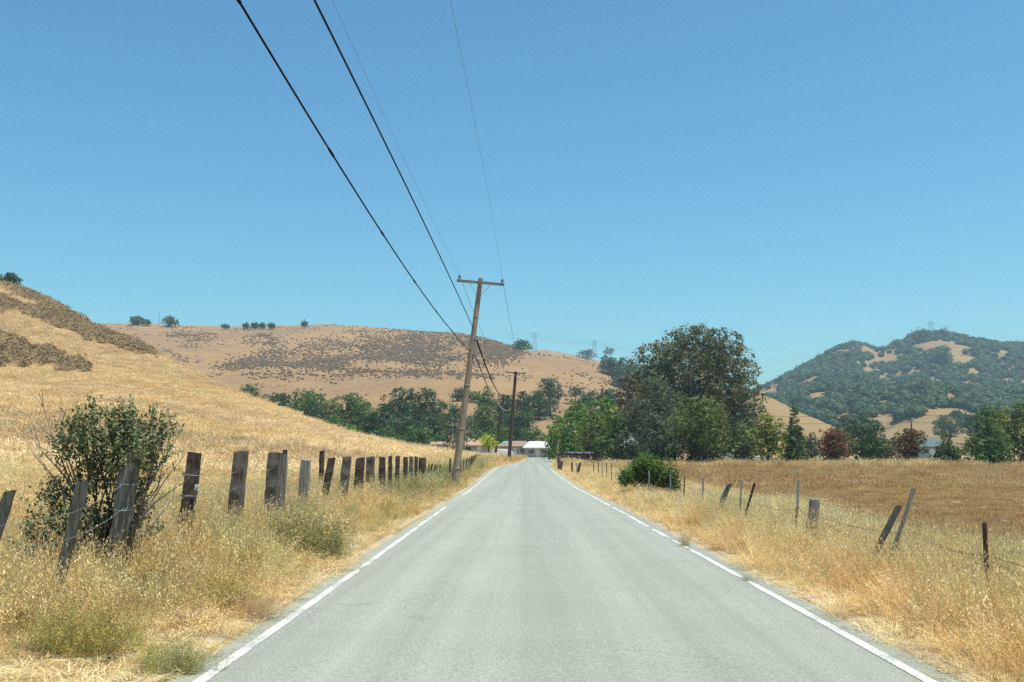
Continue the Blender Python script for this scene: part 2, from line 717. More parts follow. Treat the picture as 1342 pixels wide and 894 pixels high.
# gravel and dust beside the pavement
M_GRAV = noise_mat('roadside_gravel', (.22, .17, .12), (.46, .38, .27), 40., .95, bump=.6, c3=(.42, .31, .16), s3=2.)
for sgn, nme in ((-1, 'shoulder'), (1, 'shoulder')):
    ys = np.linspace(-20, 215, 900)
    o0, o1 = (-3.35, -2.75) if sgn < 0 else (2.75, 3.3)
    OO = np.linspace(o0, o1, 7)
    X = xc(ys)[:, None] + OO[None]
    j = 0 if sgn < 0 else -1
    X[:, j] += .25 * fbm(ys * .7, ys * 0, 41 + sgn)
    Y = np.repeat(ys[:, None], 7, 1)
    G = ground_z(X, Y) + .03
    G[:, j] -= .06
    ro = grid_xyz(nme, X, Y, np.minimum(G, np.maximum(zr(Y) - .02, G - .03)), M_GRAV)
    tag(ro, kind='structure')


def paint_material():
    m, t, b = nm('worn_road_paint')
    tc = node(t, 'ShaderNodeTexCoord')
    n1 = node(t, 'ShaderNodeTexNoise', Scale=42., Detail=6, Roughness=.8)
    n2 = node(t, 'ShaderNodeTexNoise', Scale=1.3, Detail=5, Roughness=.7)
    for n in (n1, n2):
        t.links.new(tc.outputs['Object'], n.inputs['Vector'])
    a = node(t, 'ShaderNodeMath', operation='MULTIPLY_ADD')
    t.links.new(n2.outputs['Fac'], a.inputs[0])
    a.inputs[1].default_value = .55
    t.links.new(n1.outputs['Fac'], a.inputs[2])
    r = node(t, 'ShaderNodeValToRGB')
    e = r.color_ramp.elements
    e[0].position = .56
    e[0].color = (.60, .59, .52, 1)
    e[1].position = .84
    e[1].color = (.30, .31, .28, 1)
    x = e.new(.74)
    x.color = (.60, .59, .52, 1)
    t.links.new(a.outputs[0], r.inputs[0])
    t.links.new(r.outputs[0], b.inputs['Base Color'])
    b.inputs['Roughness'].default_value = .7
    return m


M_PAINT = paint_material()


def line(y0, y1, off, wd=.098):
    n = max(4, int((y1 - y0) * 5))
    ys = np.linspace(y0, y1, n)
    off_ = off + .015 * fbm(ys * .25, ys * 0, 51)
    wa = wd / 2 * (1 + .13 * fbm(ys * 3, ys * 0, 52))
    wb = wd / 2 * (1 + .13 * fbm(ys * 3, ys * 0, 53))
    tp = np.minimum(1, np.minimum((ys - y0) / .5, (y1 - ys) / .5) + .2)
    X = np.stack([xc(ys) + off_ - wa * tp, xc(ys) + off_ + wb * tp], 1)
    Y = np.stack([ys, ys], 1)
    o2 = X - xc(Y)
    Z = zr(Y) - .012 * (o2 / 2.6) ** 2 + .005
    o = grid_xyz('edge_line', X, Y, Z, M_PAINT)
    tag(o, kind='structure')


for a, b_ in ((-8, 14.4), (14.5, 22.8), (22.9, 31.8), (41, 104)):
    line(a, b_, -2.62)
for a, b_ in ((-8, 13.15), (13.4, 17.5), (17.7, 19.5), (19.75, 22.3), (22.8, 31.5), (32.4, 60), (61, 96)):
    line(a, b_, 2.62)

# ------------------------------------------------------------------ foliage
def leaves(centres, normals, size, rng, aspect=.75, rv=None):
    n = len(centres)
    nn = normals + 1e-6
    nn /= np.linalg.norm(nn, axis=1, keepdims=True)
    a = rng.normal(size=(n, 3))
    a -= nn * np.sum(a * nn, 1, keepdims=True)
    a /= np.linalg.norm(a, axis=1, keepdims=True)
    b = np.cross(nn, a)
    s = (size * rng.uniform(.6, 1.3, n))[:, None] * .5
    la = a * s
    lb = b * s * aspect
    bend = nn * s * .25
    # a leaf-like kite: tip, side, base, side
    V = np.stack([centres + la, centres + lb * 1.1 - bend + la * .1, centres - la, centres - lb * 1.1 - bend + la * .1], 1).reshape(-1, 3)
    Fc = np.arange(4 * n).reshape(-1, 4)
    if rv is None:
        rv = rng.rand(n)
    return V, Fc, np.repeat(rv, 4)


def ico(sub=1):
    import bmesh
    bm = bmesh.new()
    bmesh.ops.create_icosphere(bm, subdivisions=sub, radius=1)
    V = np.array([v.co[:] for v in bm.verts])
    Fc = np.array([[v.index for v in f.verts] for f in bm.faces])
    bm.free()
    return V, Fc


ICO1 = ico(1)
ICO2 = ico(2)

ENV = {
    'round': lambda t: np.clip(1 - np.abs(2 * t - .9) ** 2.6 / 1.3, 0.05, 1) ** .7,
    'dome': lambda t: np.clip(1 - t ** 2.4, 0.03, 1) ** .6 * np.clip(.75 + t * 1.2, 0, 1),
    'cone': lambda t: np.clip(1 - t, .06, 1) ** .75 * np.clip(.55 + t * 3, 0, 1),
    'column': lambda t: np.clip(1 - np.abs(2 * t - 1) ** 3, .1, 1) ** .6,
    'loose': lambda t: np.clip(1 - np.abs(2 * t - 1.1) ** 2.2 / 1.25, .08, 1) ** .8,
}


def crown_points(W, D, z0, H, shape, n, rng, nl=None, lr=(.16, .27), holes=0.):
    """lobe-based crown; returns leaf centres and outward normals and per-leaf value"""
    nl = nl or max(9, int(14 + 9 * H / max(W, .1)))
    env = ENV[shape]
    C = []
    for i in range(nl):
        best, bd = None, -1
        for q in range(9):
            t = rng.uniform(.03, .97)
            if rng.rand() > .25 + env(t):
                continue
            r = rng.uniform(*lr) * min(W, H * 1.4) * (.55 + .45 * env(t))
            a = rng.uniform(0, 2 * math.pi)
            rad = env(t) * rng.uniform(.1, 1) ** .45
            cx = max(0, rad * W / 2 - r * .8) * math.cos(a)
            cy = max(0, rad * D / 2 - r * .8) * math.sin(a)
            cz = z0 + np.clip(t * H, r * .6, H - r * .75)
            dd = min([math.hypot((cx - o[0]), (cz - o[2])) + .35 * abs(cy - o[1]) for o in C] or [9e9])
            if dd > bd:
                best, bd = (cx, cy, cz, r, rng.uniform(-.25, .25)), dd
        if best:
            C.append(best)
    # top lobe
    r = W * rng.uniform(.10, .16)
    C.append((rng.uniform(-.1, .1) * W, 0, z0 + H - r * .8, r, 0))
    C = np.array(C)
    pr = C[:, 3] ** 2
    pr /= pr.sum()
    k = rng.choice(len(C), n, p=pr)
    d = rng.normal(size=(n, 3))
    d /= np.linalg.norm(d, axis=1, keepdims=True)
    # bumpy lobe surface made of sub clumps
    sub = rng.normal(size=(len(C), 14, 3))
    sub /= np.linalg.norm(sub, axis=2, keepdims=True)
    dots = np.einsum('nj,nkj->nk', d, sub[k])
    bump = .78 + .34 * sm((dots.max(1) - .45) / .5)
    rr = C[k, 3] * bump * rng.uniform(.45, 1, n) ** .35
    P_ = C[k, :3] + d * rr[:, None] * np.array([1, 1, .8])
    stray = rng.rand(n) < .04
    P_[stray] += d[stray] * (C[k[stray], 3] * rng.uniform(.02, .2, stray.sum()))[:, None]
    N = d * 1.0 + rng.normal(size=(n, 3)) * .65 + np.array([0, 0, .35])
    # fill the whole envelope
    for ax, (lo_t, hi_t) in enumerate(((-W / 2, W / 2), (-D / 2, D / 2), (z0, z0 + H))):
        lo, hi = np.percentile(P_[:, ax], (.6, 99.4))
        k_ = (hi_t - lo_t) / (hi - lo)
        P_[:, ax] = lo_t + (P_[:, ax] - lo) * k_
        C[:, ax] = lo_t + (C[:, ax] - lo) * k_
    rv = np.clip(.5 + C[k, 4] + rng.normal(size=n) * .2, 0, 1)
    if holes:
        hh = vnoise(P_[:, 0] / (W * .09) + 31, P_[:, 2] / (W * .09) + P_[:, 1] / (W * .12), 77)
        keep = hh > holes
        P_, N, rv = P_[keep], N[keep], rv[keep]
    return P_, N, rv, C


def cores(C, rng, k=.62):
    V, Fc = ICO1
    Vs, Fs, b = [], [], 0
    for c in C:
        v = V * (c[3] * k * (1 + rng.uniform(-.2, .2, (len(V), 1)))) + c[:3]
        Vs.append(v)
        Fs.append(Fc + b)
        b += len(V)
    return np.concatenate(Vs), np.concatenate(Fs)


def tri_quads(V, Fc, V2, F2):
    """append triangles to quads as degenerate-free quads is not possible; returns quads built by pairing a midpoint"""
    m = (V2[F2[:, 0]] + V2[F2[:, 1]]) / 2
    b = len(V)
    nb = len(V2)
    Vn = np.concatenate([V, V2, m])
    idx = np.arange(len(F2)) + b + nb
    q = np.stack([F2[:, 0] + b, idx, F2[:, 1] + b, F2[:, 2] + b], 1)
    return Vn, np.concatenate([Fc, q])


M_BARK = noise_mat('tree_bark', (.045, .034, .024), (.12, .095, .07), 6., .9, (1, 1, .2), bump=.5)
M_BARKP = noise_mat('pale_bark', (.22, .18, .13), (.42, .37, .3), 4., .85, (1, 1, .2), bump=.4)

LEAFC = {
    'oak': [(.016, .034, .014), (.036, .065, .026), (.065, .10, .038)],
    'green': [(.026, .058, .014), (.058, .115, .028), (.10, .165, .045)],
    'bright': [(.035, .085, .012), (.075, .16, .022), (.13, .22, .04)],
    'olive': [(.035, .052, .014), (.075, .10, .028), (.13, .155, .05)],
    'gum': [(.026, .034, .016), (.052, .064, .030), (.088, .102, .05), (.115, .105, .058)],
    'greygreen': [(.030, .044, .026), (.062, .082, .05), (.10, .12, .075)],
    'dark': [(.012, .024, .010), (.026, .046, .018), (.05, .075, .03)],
    'brown': [(.035, .022, .014), (.075, .045, .026), (.10, .085, .04)],
    'red': [(.030, .055, .018), (.13, .046, .026), (.20, .078, .04), (.10, .07, .03)],
    'redgreen': [(.025, .05, .016), (.075, .05, .02), (.15, .055, .03), (.06, .085, .025)],
    'emerald': [(.014, .032, .010), (.032, .060, .018), (.065, .10, .032)],
    'lime': [(.15, .21, .015), (.26, .34, .03), (.36, .42, .06)],
    'farteal': [(.032, .060, .022), (.058, .100, .036), (.095, .145, .052)],
    'yellowgreen': [(.05, .08, .012), (.12, .16, .025), (.22, .22, .05)],
}
def LB_(k):
    return {'emerald': 1.35, 'oak': 1.25, 'olive': 1.2, 'dark': 1.15, 'greygreen': 1.2, 'gum': 1.15, 'red': .9}.get(k, 1.05)


for k in LEAFC:
    if k != 'farteal':
        LEAFC[k] = [(c[0] * 1.42 * LB_(k), c[1] * 1.34 * LB_(k), c[2] * 1.2 * LB_(k)) for c in LEAFC[k]]
LM = {k: leaf_mat('leaves_' + k, v) for k, v in LEAFC.items()}


def tree(name, x0, y0, x1, y1, Y, kind, label, shape='round', base=None, tf=.06, seed=0, leaf=1.9, cover=4.2, trunk_r=None,
         group=None, cat='tree', holes=-.30, ground=None, parts=True, nl=None, bark=None, depth=.95, limbs=5, lr=(.16, .27)):
    """x0..y1: the crown's outline in the photo; Y: its distance; base: the pixel row of its foot."""
    rng = np.random.RandomState(abs(hash((x0, y0, x1, Y))) % 100000 + seed)
    c = P((x0 + x1) / 2, (y0 + y1) / 2, Y)
    W = (x1 - x0) / F * Y * (1.1 if group and group in (globals().get('GL'), globals().get('GH'), globals().get('GR')) else 1.)
    ztop = P((x0 + x1) / 2, y0, Y)[2]
    zlow = P((x0 + x1) / 2, base if base else y1, Y)[2]
    gz = float(terrain(np.array([c[0]]), np.array([float(Y)]))[0]) if ground is None else ground
    zb = gz - .05
    H = ztop - zb
    zc0 = max(P(0, y1, Y)[2] - zb, H * tf) if (P(0, y1, Y)[2] - zb) < H * .6 else H * tf
    CH = H - zc0
    s = leaf * Y / 992.
    n = int(cover * W * CH * 1.25 / (s * s * .41))
    n = min(max(n, 80), 60000)
    q = 7 if n > 1500 else 3
    pts, N, rv, C = crown_points(W * .97, W * depth, zc0, CH * .985, shape, n // q, rng, nl=nl, holes=holes, lr=lr)
    m_ = len(pts)
    pts = np.repeat(pts, q, 0) + rng.normal(size=(m_ * q, 3)) * s * np.array([.62, .62, .45])
    N = np.repeat(N, q, 0) + rng.normal(size=(m_ * q, 3)) * .45
    rv = np.clip(np.repeat(rv, q) + rng.normal(size=m_ * q) * .1, 0, 1)
    V, Fc, rvv = leaves(pts, N, s, rng, rv=rv)
    if not parts:
        o = fast_mesh(name, V, Fc, LM[kind], attrs={'rv': rvv})
        o.location = (c[0], Y, zb)
        return tag(o, label, cat, group)
    root = empty(name, (c[0], Y, zb), label, cat, group)
    cr = fast_mesh('crown', V, Fc, LM[kind], root, attrs={'rv': rvv})
    mb = MB()
    tr = trunk_r or max(.10, H * .028)
    top = Vector((rng.uniform(-.03, .03) * W, 0, zc0 + CH * .55))
    mid = Vector((rng.uniform(-.04, .04) * W, rng.uniform(-.03, .03) * W, (zc0 + CH * .25) * .7))
    mb.tube([(0, 0, -.3), (0, 0, .1), mid, top], [tr * 1.35, tr, tr * .8, tr * .35], 7)
    order = np.argsort(-C[:, 3])[:limbs]
    for i in order:
        e = Vector(C[i, :3])
        st = Vector((0, 0, 0)).lerp(mid, .75) if e.z > mid.z else mid * .6
        m2 = st.lerp(e, .5) + Vector((0, 0, -.04 * W))
        mb.tube([st, m2, e], [tr * .5, tr * .33, tr * .12], 5)
    mb.build('trunk', bark or M_BARK, root, smooth=True)
    return root


T = tree
# --- trees on the valley floor left of the road
GL = 'trees filling the valley behind the grassy spur'
T('oak_tree', 306, 505, 343, 541, 330, 'oak', 'small dark oak peeping over the grassy spur, leftmost of the valley trees', group=GL)
T('oak_tree', 345, 516, 388, 556, 300, 'oak', 'dark round oak just right of the small leftmost valley oak', group=GL)
T('oak_tree', 374, 513, 430, 574, 290, 'green', 'mid green spreading tree with pale top behind the slope of the spur', group=GL)
T('oak_tree', 414, 524, 452, 578, 280, 'olive', 'olive green lower tree between the pale topped one and the tall airy one', group=GL)
T('airy_tree', 438, 516, 488, 586, 270, 'green', 'tall airy green tree with open crown left of the cedar', group=GL, shape='loose', holes=-.16)
T('cedar_tree', 468, 541, 505, 580, 240, 'dark', 'dark flat layered cedar below the airy tree', group=GL, shape='dome')
T('oak_tree', 502, 509, 550, 578, 300, 'oak', 'big dark oak, straight sided left half of the massive valley oak pair', group=GL)
T('oak_tree', 533, 509, 587, 580, 290, 'oak', 'largest dome shaped dark oak of the valley, right half of the massive pair', group=GL, shape='dome')
T('shrub_tree', 440, 558, 482, 592, 225, 'bright', 'low bright green shrubby tree at the foot of the cedar', group=GL, shape='dome')
T('shrub_tree', 480, 562, 528, 594, 222, 'green', 'low green rounded tree right of the bright shrubby one', group=GL, shape='dome')
T('shrub_tree', 524, 560, 574, 592, 228, 'green', 'broad low green tree in front of the massive oak pair', group=GL, shape='dome')
T('shrub_tree', 556, 543, 582, 588, 250, 'oak', 'narrow dark tree between the massive oak and the loose pepper tree', group=GL)
T('pepper_tree', 566, 545, 624, 588, 205, 'greygreen', 'loose grey green drooping tree right behind the leaning utility pole', group=GL, shape='loose', holes=-.06, cover=3., bark=M_BARKP)
for (a_, b_, c_, d_, Y_, k_, l_) in ((322, 520, 358, 552, 310, 'oak', 'low dark tree filling the gap right of the leftmost small oak'), (395, 530, 436, 572, 262, 'oak', 'low dark tree under the pale topped spreading tree'),
                                     (418, 545, 462, 586, 240, 'green', 'low green tree in front of the olive one behind the spur'), (462, 528, 500, 574, 300, 'olive', 'olive tree filling the gap between the airy tree and the big oak'),
                                     (486, 530, 520, 580, 262, 'oak', 'dark low tree at the left foot of the massive oak pair'), (545, 536, 590, 586, 268, 'farteal', 'dark low tree at the right foot of the massive oak pair'),
                                     (505, 545, 556, 590, 250, 'farteal', 'dark tree below the middle of the massive oak pair')):
    T('valley_tree', a_, b_, c_, d_, Y_, k_, l_, group=GL, shape='dome')
T('cypress_tree', 567, 554, 572, 572, 235, 'dark', 'slim dark cypress left of the drooping tree', shape='column', group='pair of slim cypresses')
T('cypress_tree', 573, 556, 578, 573, 236, 'dark', 'slightly shorter slim dark cypress beside its twin', shape='column', group='pair of slim cypresses')
# --- behind the houses
GH = 'trees behind the houses at the end of the road'
T('oak_tree', 591, 510, 614, 536, 410, 'oak', 'dark small oak on the slope, left of the row behind the poles', group=GH)
T('oak_tree', 608, 514, 632, 537, 405, 'oak', 'dark round oak between the small oak and the pointed one behind the poles', group=GH)
T('pointed_tree', 628, 508, 652, 546, 380, 'green', 'dark green pointed tree behind the distant double poles', group=GH, shape='cone')
T('oak_tree', 648, 518, 676, 566, 350, 'oak', 'broad dark oak directly behind the two distant poles', group=GH)
T('oak_tree', 673, 514, 698, 556, 360, 'oak', 'dark oak right of the straight distant pole', group=GH)
T('oak_tree', 690, 513, 724, 547, 370, 'oak', 'dark oak with flat top left of the tall gappy tree', group=GH)
T('gappy_tree', 705, 495, 737, 538, 380, 'greygreen', 'tall gappy tree with drooping side on the golden slope', group=GH, shape='loose', holes=-.1)
T('hillside_shrub', 745, 507, 763, 519, 430, 'greygreen', 'grey green shrub alone on the golden slope', cat='shrub', shape='dome')
T('round_tree', 624, 534, 656, 580, 290, 'olive', 'pale olive round tree above the lime green one', group=GH)
T('round_tree', 604, 548, 630, 566, 300, 'green', 'small green tree on the golden bank behind the leaning pole', group=GH)
T('round_tree', 600, 562, 642, 584, 270, 'green', 'low wide green tree just behind the tan roof', group=GH, shape='dome')
T('round_tree', 640, 556, 668, 584, 262, 'green', 'green tree directly behind the blue garden umbrella', group=GH)
T('round_tree', 660, 560, 694, 584, 266, 'dark', 'dark green low tree behind the brown roofed house', group=GH, shape='dome')
T('round_tree', 682, 562, 714, 588, 258, 'green', 'low green tree behind the white roof', group=GH)
for (a_, b_, c_, d_, Y_, k_, l_) in ((618, 530, 650, 560, 340, 'oak', 'dark tree below the pointed one behind the distant poles'), (660, 536, 700, 572, 320, 'oak', 'low dark tree left of the golden bank'),
                                     (640, 540, 672, 566, 330, 'farteal', 'low dark tree between the two distant poles'), (585, 530, 606, 556, 330, 'oak', 'low dark tree left of the leaning pole on the bank')):
    T('valley_tree', a_, b_, c_, d_, Y_, k_, l_, group=GH, shape='dome')
T('pine_tree', 668, 540, 696, 572, 300, 'dark', 'dark tree standing above the brown roofed house', group=GH, shape='cone')
T('lime_tree', 629, 571, 652, 592, 168, 'lime', 'small bright lime green tree in front of the tan roofed house', shape='loose', base=601, tf=.4, holes=-.2)
# --- right of the road
GR = 'trees crowding the right side of the road bend'
T('leafy_tree', 716, 546, 744, 604, 190, 'bright', 'bright green tree nearest the road bend, left end of the right-hand trees', group=GR)
T('leafy_tree', 732, 526, 785, 604, 176, 'bright', 'tall fresh green tree behind the dark board fence', group=GR)
T('leafy_tree', 764, 522, 815, 600, 182, 'bright', 'fresh green tree with a rounded top left of the grey green giant', group=GR)
T('leafy_tree', 752, 541, 808, 600, 160, 'olive', 'olive toned bushy tree in front of the fresh green ones', group=GR, shape='dome')
T('leafy_tree', 790, 538, 840, 606, 158, 'green', 'deep green tree left of the grey gabled roof', group=GR)
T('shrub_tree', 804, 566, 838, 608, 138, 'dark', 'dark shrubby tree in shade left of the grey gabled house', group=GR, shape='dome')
T('shrub_tree', 776, 572, 808, 608, 142, 'green', 'low leafy tree at the right end of the dark board fence', group=GR, shape='dome')
for (a_, b_, c_, d_, Y_, k_, l_) in ((716, 560, 760, 606, 150, 'green', 'low green tree right behind the board fence'), (830, 540, 880, 606, 142, 'greygreen', 'grey green tree in front of the grey gabled house'),
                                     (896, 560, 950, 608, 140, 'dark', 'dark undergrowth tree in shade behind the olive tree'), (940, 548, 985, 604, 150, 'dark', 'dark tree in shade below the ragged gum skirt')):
    T('understorey_tree', a_, b_, c_, d_, Y_, k_, l_, group=GR, shape='dome')
T('gum_tree', 808, 490, 850, 585, 205, 'brown', 'brownish gum tree on the left flank of the giant eucalyptus', group=GR, shape='loose', holes=-.15)
T('eucalyptus_tree', 826, 431, 990, 575, 185, 'gum', 'giant dark eucalyptus towering over all other trees', shape='round', holes=-.33, cover=6., nl=70, lr=(.11, .18), tf=.2, leaf=2.2, bark=M_BARKP, limbs=12)
T('gum_tree', 940, 505, 998, 590, 178, 'gum', 'ragged lower right skirt of gum foliage beside the giant eucalyptus', group=GR, shape='loose', holes=-.1, leaf=2.2)
T('pine_tree', 816, 496, 905, 600, 150, 'greygreen', 'feathery grey green tree in front of the giant eucalyptus', shape='dome', nl=30, leaf=1.5, cover=5.5)
T('acacia_tree', 874, 521, 956, 608, 135, 'olive', 'wide olive green tree with dark bare trunk in the dry field', shape='round', base=612, tf=.2, nl=26, leaf=1.7)
T('shrub_tree', 838, 572, 894, 608, 134, 'dark', 'dark low shrubby tree left of the olive tree with the bare trunk', group=GR, shape='dome')
T('blue_gum_sapling', 966, 528, 993, 556, 160, 'greygreen', 'small blue grey gum sprouting right of the giant eucalyptus', shape='loose', ground=1.)
T('acacia_tree', 950, 556, 996, 606, 132, 'olive', 'low olive tree over the white parked car', shape='dome', base=611, tf=.2)
T('acacia_tree', 984, 543, 1028, 604, 134, 'yellowgreen', 'yellow green rounded tree left of the dark pointed ones', shape='round', base=611, tf=.15)
T('cypress_tree', 1026, 532, 1055, 590, 175, 'dark', 'dark pointed conifer behind the row of small field trees', shape='cone')
GF = 'young trees in a row along the far side of the field'
T('field_tree', 1026, 560, 1058, 606, 136, 'emerald', 'dark glossy young tree below the pointed conifer, first of the field row', base=611, tf=.1, group=GF, shape='cone')
T('field_tree', 1072, 563, 1117, 607, 136, 'red', 'red leaved young tree in the field row', base=612, tf=.1, group=GF, shape='round')
T('field_tree', 1120, 556, 1162, 606, 136, 'emerald', 'dark green pointed young tree between the red one and the rusty one', base=612, tf=.1, group=GF, shape='cone')
T('field_tree', 1166, 562, 1211, 606, 136, 'redgreen', 'rusty brown and green young tree in the field row', base=612, tf=.14, group=GF, shape='round')
T('field_tree', 1220, 567, 1261, 606, 136, 'emerald', 'small dark green young tree right of the rusty one', base=612, tf=.12, group=GF, shape='cone')
T('field_tree', 1265, 533, 1322, 608, 130, 'green', 'large green tree with yellowing top at the right of the field row', base=612, tf=.06, group=GF, shape='cone', nl=26)
T('field_tree', 1310, 528, 1380, 606, 133, 'olive', 'broad olive tree cut by the right edge of the photo', base=612, tf=.12, group=GF, shape='round', nl=26)
T('field_tree', 1288, 538, 1330, 600, 150, 'yellowgreen', 'yellowish tree peeping between the two large right hand trees', group=GF)
GB = 'trees between the field and the oak covered hill'
T('oak_tree', 1088, 543, 1132, 596, 260, 'oak', 'dark spreading oak behind the red leaved tree', group=GB)
T('oak_tree', 1118, 545, 1158, 594, 255, 'oak', 'dark oak behind the first green pointed field tree', group=GB)
T('round_tree', 1076, 562, 1122, 600, 215, 'green', 'mid green low tree behind the red leaved one', group=GB, shape='dome')
T('round_tree', 1052, 568, 1076, 602, 180, 'greygreen', 'pale grey green bush between the conifer and the red tree', group=GB, shape='dome')
T('round_tree', 1224, 545, 1262, 573, 560, 'oak', 'dark oak clump at the foot of the wooded hill behind the smallest field tree', group=GB, shape='dome')
T('round_tree', 1150, 575, 1178, 603, 210, 'greygreen', 'pale willow like tree behind the rusty field tree', group=GB, shape='loose')
T('oak_tree', 1262, 540, 1300, 575, 420, 'oak', 'dark oak behind the large yellow topped field tree', group=GB)
# --- oaks on the golden hill's right shoulder
GO = 'oaks on the right shoulder of the golden hill'
for (a, b_, c_, d_, lb) in ((758, 459, 781, 470, 'flat small oak at the crest beside the second pylon'), (780, 457, 819, 476, 'broad oak on the crest right of the second pylon'),
                            (785, 466, 812, 490, 'round oak just under the broad crest oak'), (806, 470, 838, 498, 'oak below the crest touching the giant eucalyptus'),
                            (798, 482, 830, 508, 'lower oak on the shoulder beside the brownish gum'), (824, 478, 850, 500, 'oak tucked behind the left of the giant eucalyptus')):
    h = hit((a + c_) / 2, d_, ymin=300)
    T('oak_tree', a, b_, c_, d_, h[1], 'farteal', lb, group=GO, shape='dome', ground=h[2], tf=.02, limbs=2)
for (a, b_, c_, d_, lb) in ((756, 514, 790, 536, 'dark oak on the slope above the fresh green trees'), (780, 510, 815, 534, 'dark oak above the rounded fresh green tree')):
    T('oak_tree', a, b_, c_, d_, 420, 'oak', lb, group=GO, shape='dome')
# crest trees
GC = 'lone trees along the skyline of the golden hill'
for (a, b_, c_, d_, lb) in ((673, 446, 697, 459, 'dark oak on the skyline beside the first pylon'), (214, 415, 234, 427, 'round oak alone on the skyline above the left spur'),
                            (172, 416, 186, 424, 'small pointed bush on the skyline left of the round oak'), (186, 420, 197, 425, 'faint low bush beside the small pointed one'),
                            (291, 426, 299, 430, 'tiny low bush on the skyline right of the round oak'), (319, 425, 326, 430, 'first of the tiny skyline bushes in a row'),
                            (330, 424, 337, 430, 'second of the tiny skyline bushes in a row'), (341, 424, 347, 430, 'third of the tiny skyline bushes in a row'),
                            (353, 424, 359, 430, 'fourth and last of the tiny skyline bushes in a row'), (396, 422, 401, 428, 'tiny bush alone at the rounded top of the golden hill')):
    h = hit((a + c_) / 2, d_ + 1.5, ymin=500)
    T('skyline_tree', a, b_, c_, d_, h[1], 'farteal', lb, group=GC, shape='dome', ground=h[2], tf=.02, parts=(c_ - a) > 9, limbs=2, cover=4.2 if c_ - a > 15 else 14., holes=-1., nl=4 if c_ - a < 15 else None, lr=(.48, .6) if c_ - a < 15 else (.16, .27))
T('skyline_shrub', -3, 358, 27, 376, 258, 'dark', 'dark shrub on the crest of the left spur at the photo edge', cat='shrub', shape='dome')
# pale dead-looking sapling by the road bend
T('poplar_sapling', 724, 556, 735, 604, 140, 'yellowgreen', 'slim tan sapling with a bare forked branch by the board fence', shape='column', cover=2.5, holes=-.1, bark=M_BARKP)


# ------------------------------------------------------------------ scrub and woodland (uncountable masses)
def inpoly(px, py, poly):
    c = np.zeros(len(px), bool)
    n = len(poly)
    for i in range(n):
        x1, y1 = poly[i]
        x2, y2 = poly[(i + 1) % n]
        cond = ((y1 > py) != (y2 > py))
        xi = (x2 - x1) * (py - y1) / ((y2 - y1) if y2 != y1 else 1e-9) + x1
        c ^= cond & (px < xi)
    return c


def clump_mass(name, pts, rad, kind, leaf, nleaf, rng, label=None, cat=None, flat=.7, core=.75):
    """many small leafy clumps as one mass"""
    n = len(pts)
    nl = nleaf
    d = rng.normal(size=(n, nl, 3))
    d /= np.linalg.norm(d, axis=2, keepdims=True)
    d[..., 2] = np.abs(d[..., 2]) * 1. - .15
    sub = rng.normal(size=(n, 6, 3))
    sub /= np.linalg.norm(sub, axis=2, keepdims=True)
    dots = np.einsum('nlj,nkj->nlk', d, sub).max(2)
    rr = rad[:, None] * (.75 + .35 * sm((dots - .3) / .6)) * rng.uniform(.7, 1.05, (n, nl))
    c = pts[:, None] + d * rr[..., None] * np.array([1, 1, flat])
    N = (d + rng.normal(size=d.shape) * .5 + np.array([0, 0, .3])).reshape(-1, 3)
    rv = np.clip(.5 + rng.uniform(-.42, .42, (n, 1)) + rng.normal(size=(n, nl)) * .15, 0, 1).ravel()
    V, Fc, rvv = leaves(c.reshape(-1, 3), N, leaf, rng, aspect=.7, rv=rv)
    # solid middles
    iv, if_ = ICO1
    m = (iv[None] * (rad[:, None, None] * core * rng.uniform(.85, 1.1, (n, len(iv), 1))) * np.array([1, 1, flat]) + pts[:, None]).reshape(-1, 3)
    ff = (if_[None] + (np.arange(n) * len(iv))[:, None, None]).reshape(-1, 3)
    n0 = len(V)
    V, Fc = tri_quads(V, Fc, m, ff)
    rvv = np.concatenate([rvv, np.full(len(V) - n0, .3)])
    o = fast_mesh(name, V, Fc, LM[kind], attrs={'rv': rvv})
    return tag(o, label, cat, kind='stuff')


LEAFC2 = {'scrubfar': [(.165, .112, .062), (.215, .15, .085), (.28, .20, .115)], 'scrubleft': [(.11, .072, .030), (.20, .13, .06), (.30, .205, .10), (.15, .14, .06)]}
for k, v in LEAFC2.items():
    LM[k] = leaf_mat('leaves_' + k, v, trans=.15)
rng = np.random.RandomState(3)
# woodland on the right hill
W1 = [(1185, 455), (1209, 447), (1217, 449), (1240, 447), (1260, 454), (1278, 455), (1277, 459), (1258, 464), (1275, 468), (1273, 479), (1260, 483), (1246, 475), (1239, 460), (1217, 461), (1193, 459)]
W2 = [(1126, 486), (1131, 478), (1153, 468), (1169, 464), (1190, 464), (1169, 473), (1153, 476), (1136, 490)]
W3 = [(1127, 465), (1139, 457), (1150, 457), (1142, 463)]
W4 = [(1120, 590), (1155, 558), (1182, 551), (1225, 545), (1238, 540), (1247, 524), (1252, 526), (1250, 539), (1239, 547), (1224, 560), (1223, 571), (1224, 600)]
W5 = [(1253, 497), (1266, 499), (1262, 509), (1250, 508)]
xs_ = rng.uniform(100, 1500, 26000)
ys_ = rng.uniform(600, 1560, 26000)
u_ = xs_ / ys_
ok = (u_ > .16) & (u_ < .80) & (ys_ > 640)
xs_, ys_ = xs_[ok], ys_[ok]
zs_ = oak_z(xs_, ys_)
px_, py_ = proj(np.stack([xs_, ys_, zs_], -1))
keep = np.ones(len(xs_), bool)
jx, jy = px_ + rng.normal(size=len(px_)) * 2.6, py_ + 1 + rng.normal(size=len(px_)) * 1.3
for w_ in (W1, W2, W3, W4, W5):
    keep &= ~inpoly(jx, jy, w_)
keep &= (py_ < 568 + 6 * vnoise(px_ / 20, px_ * 0, 3)) & (zs_ > 3)
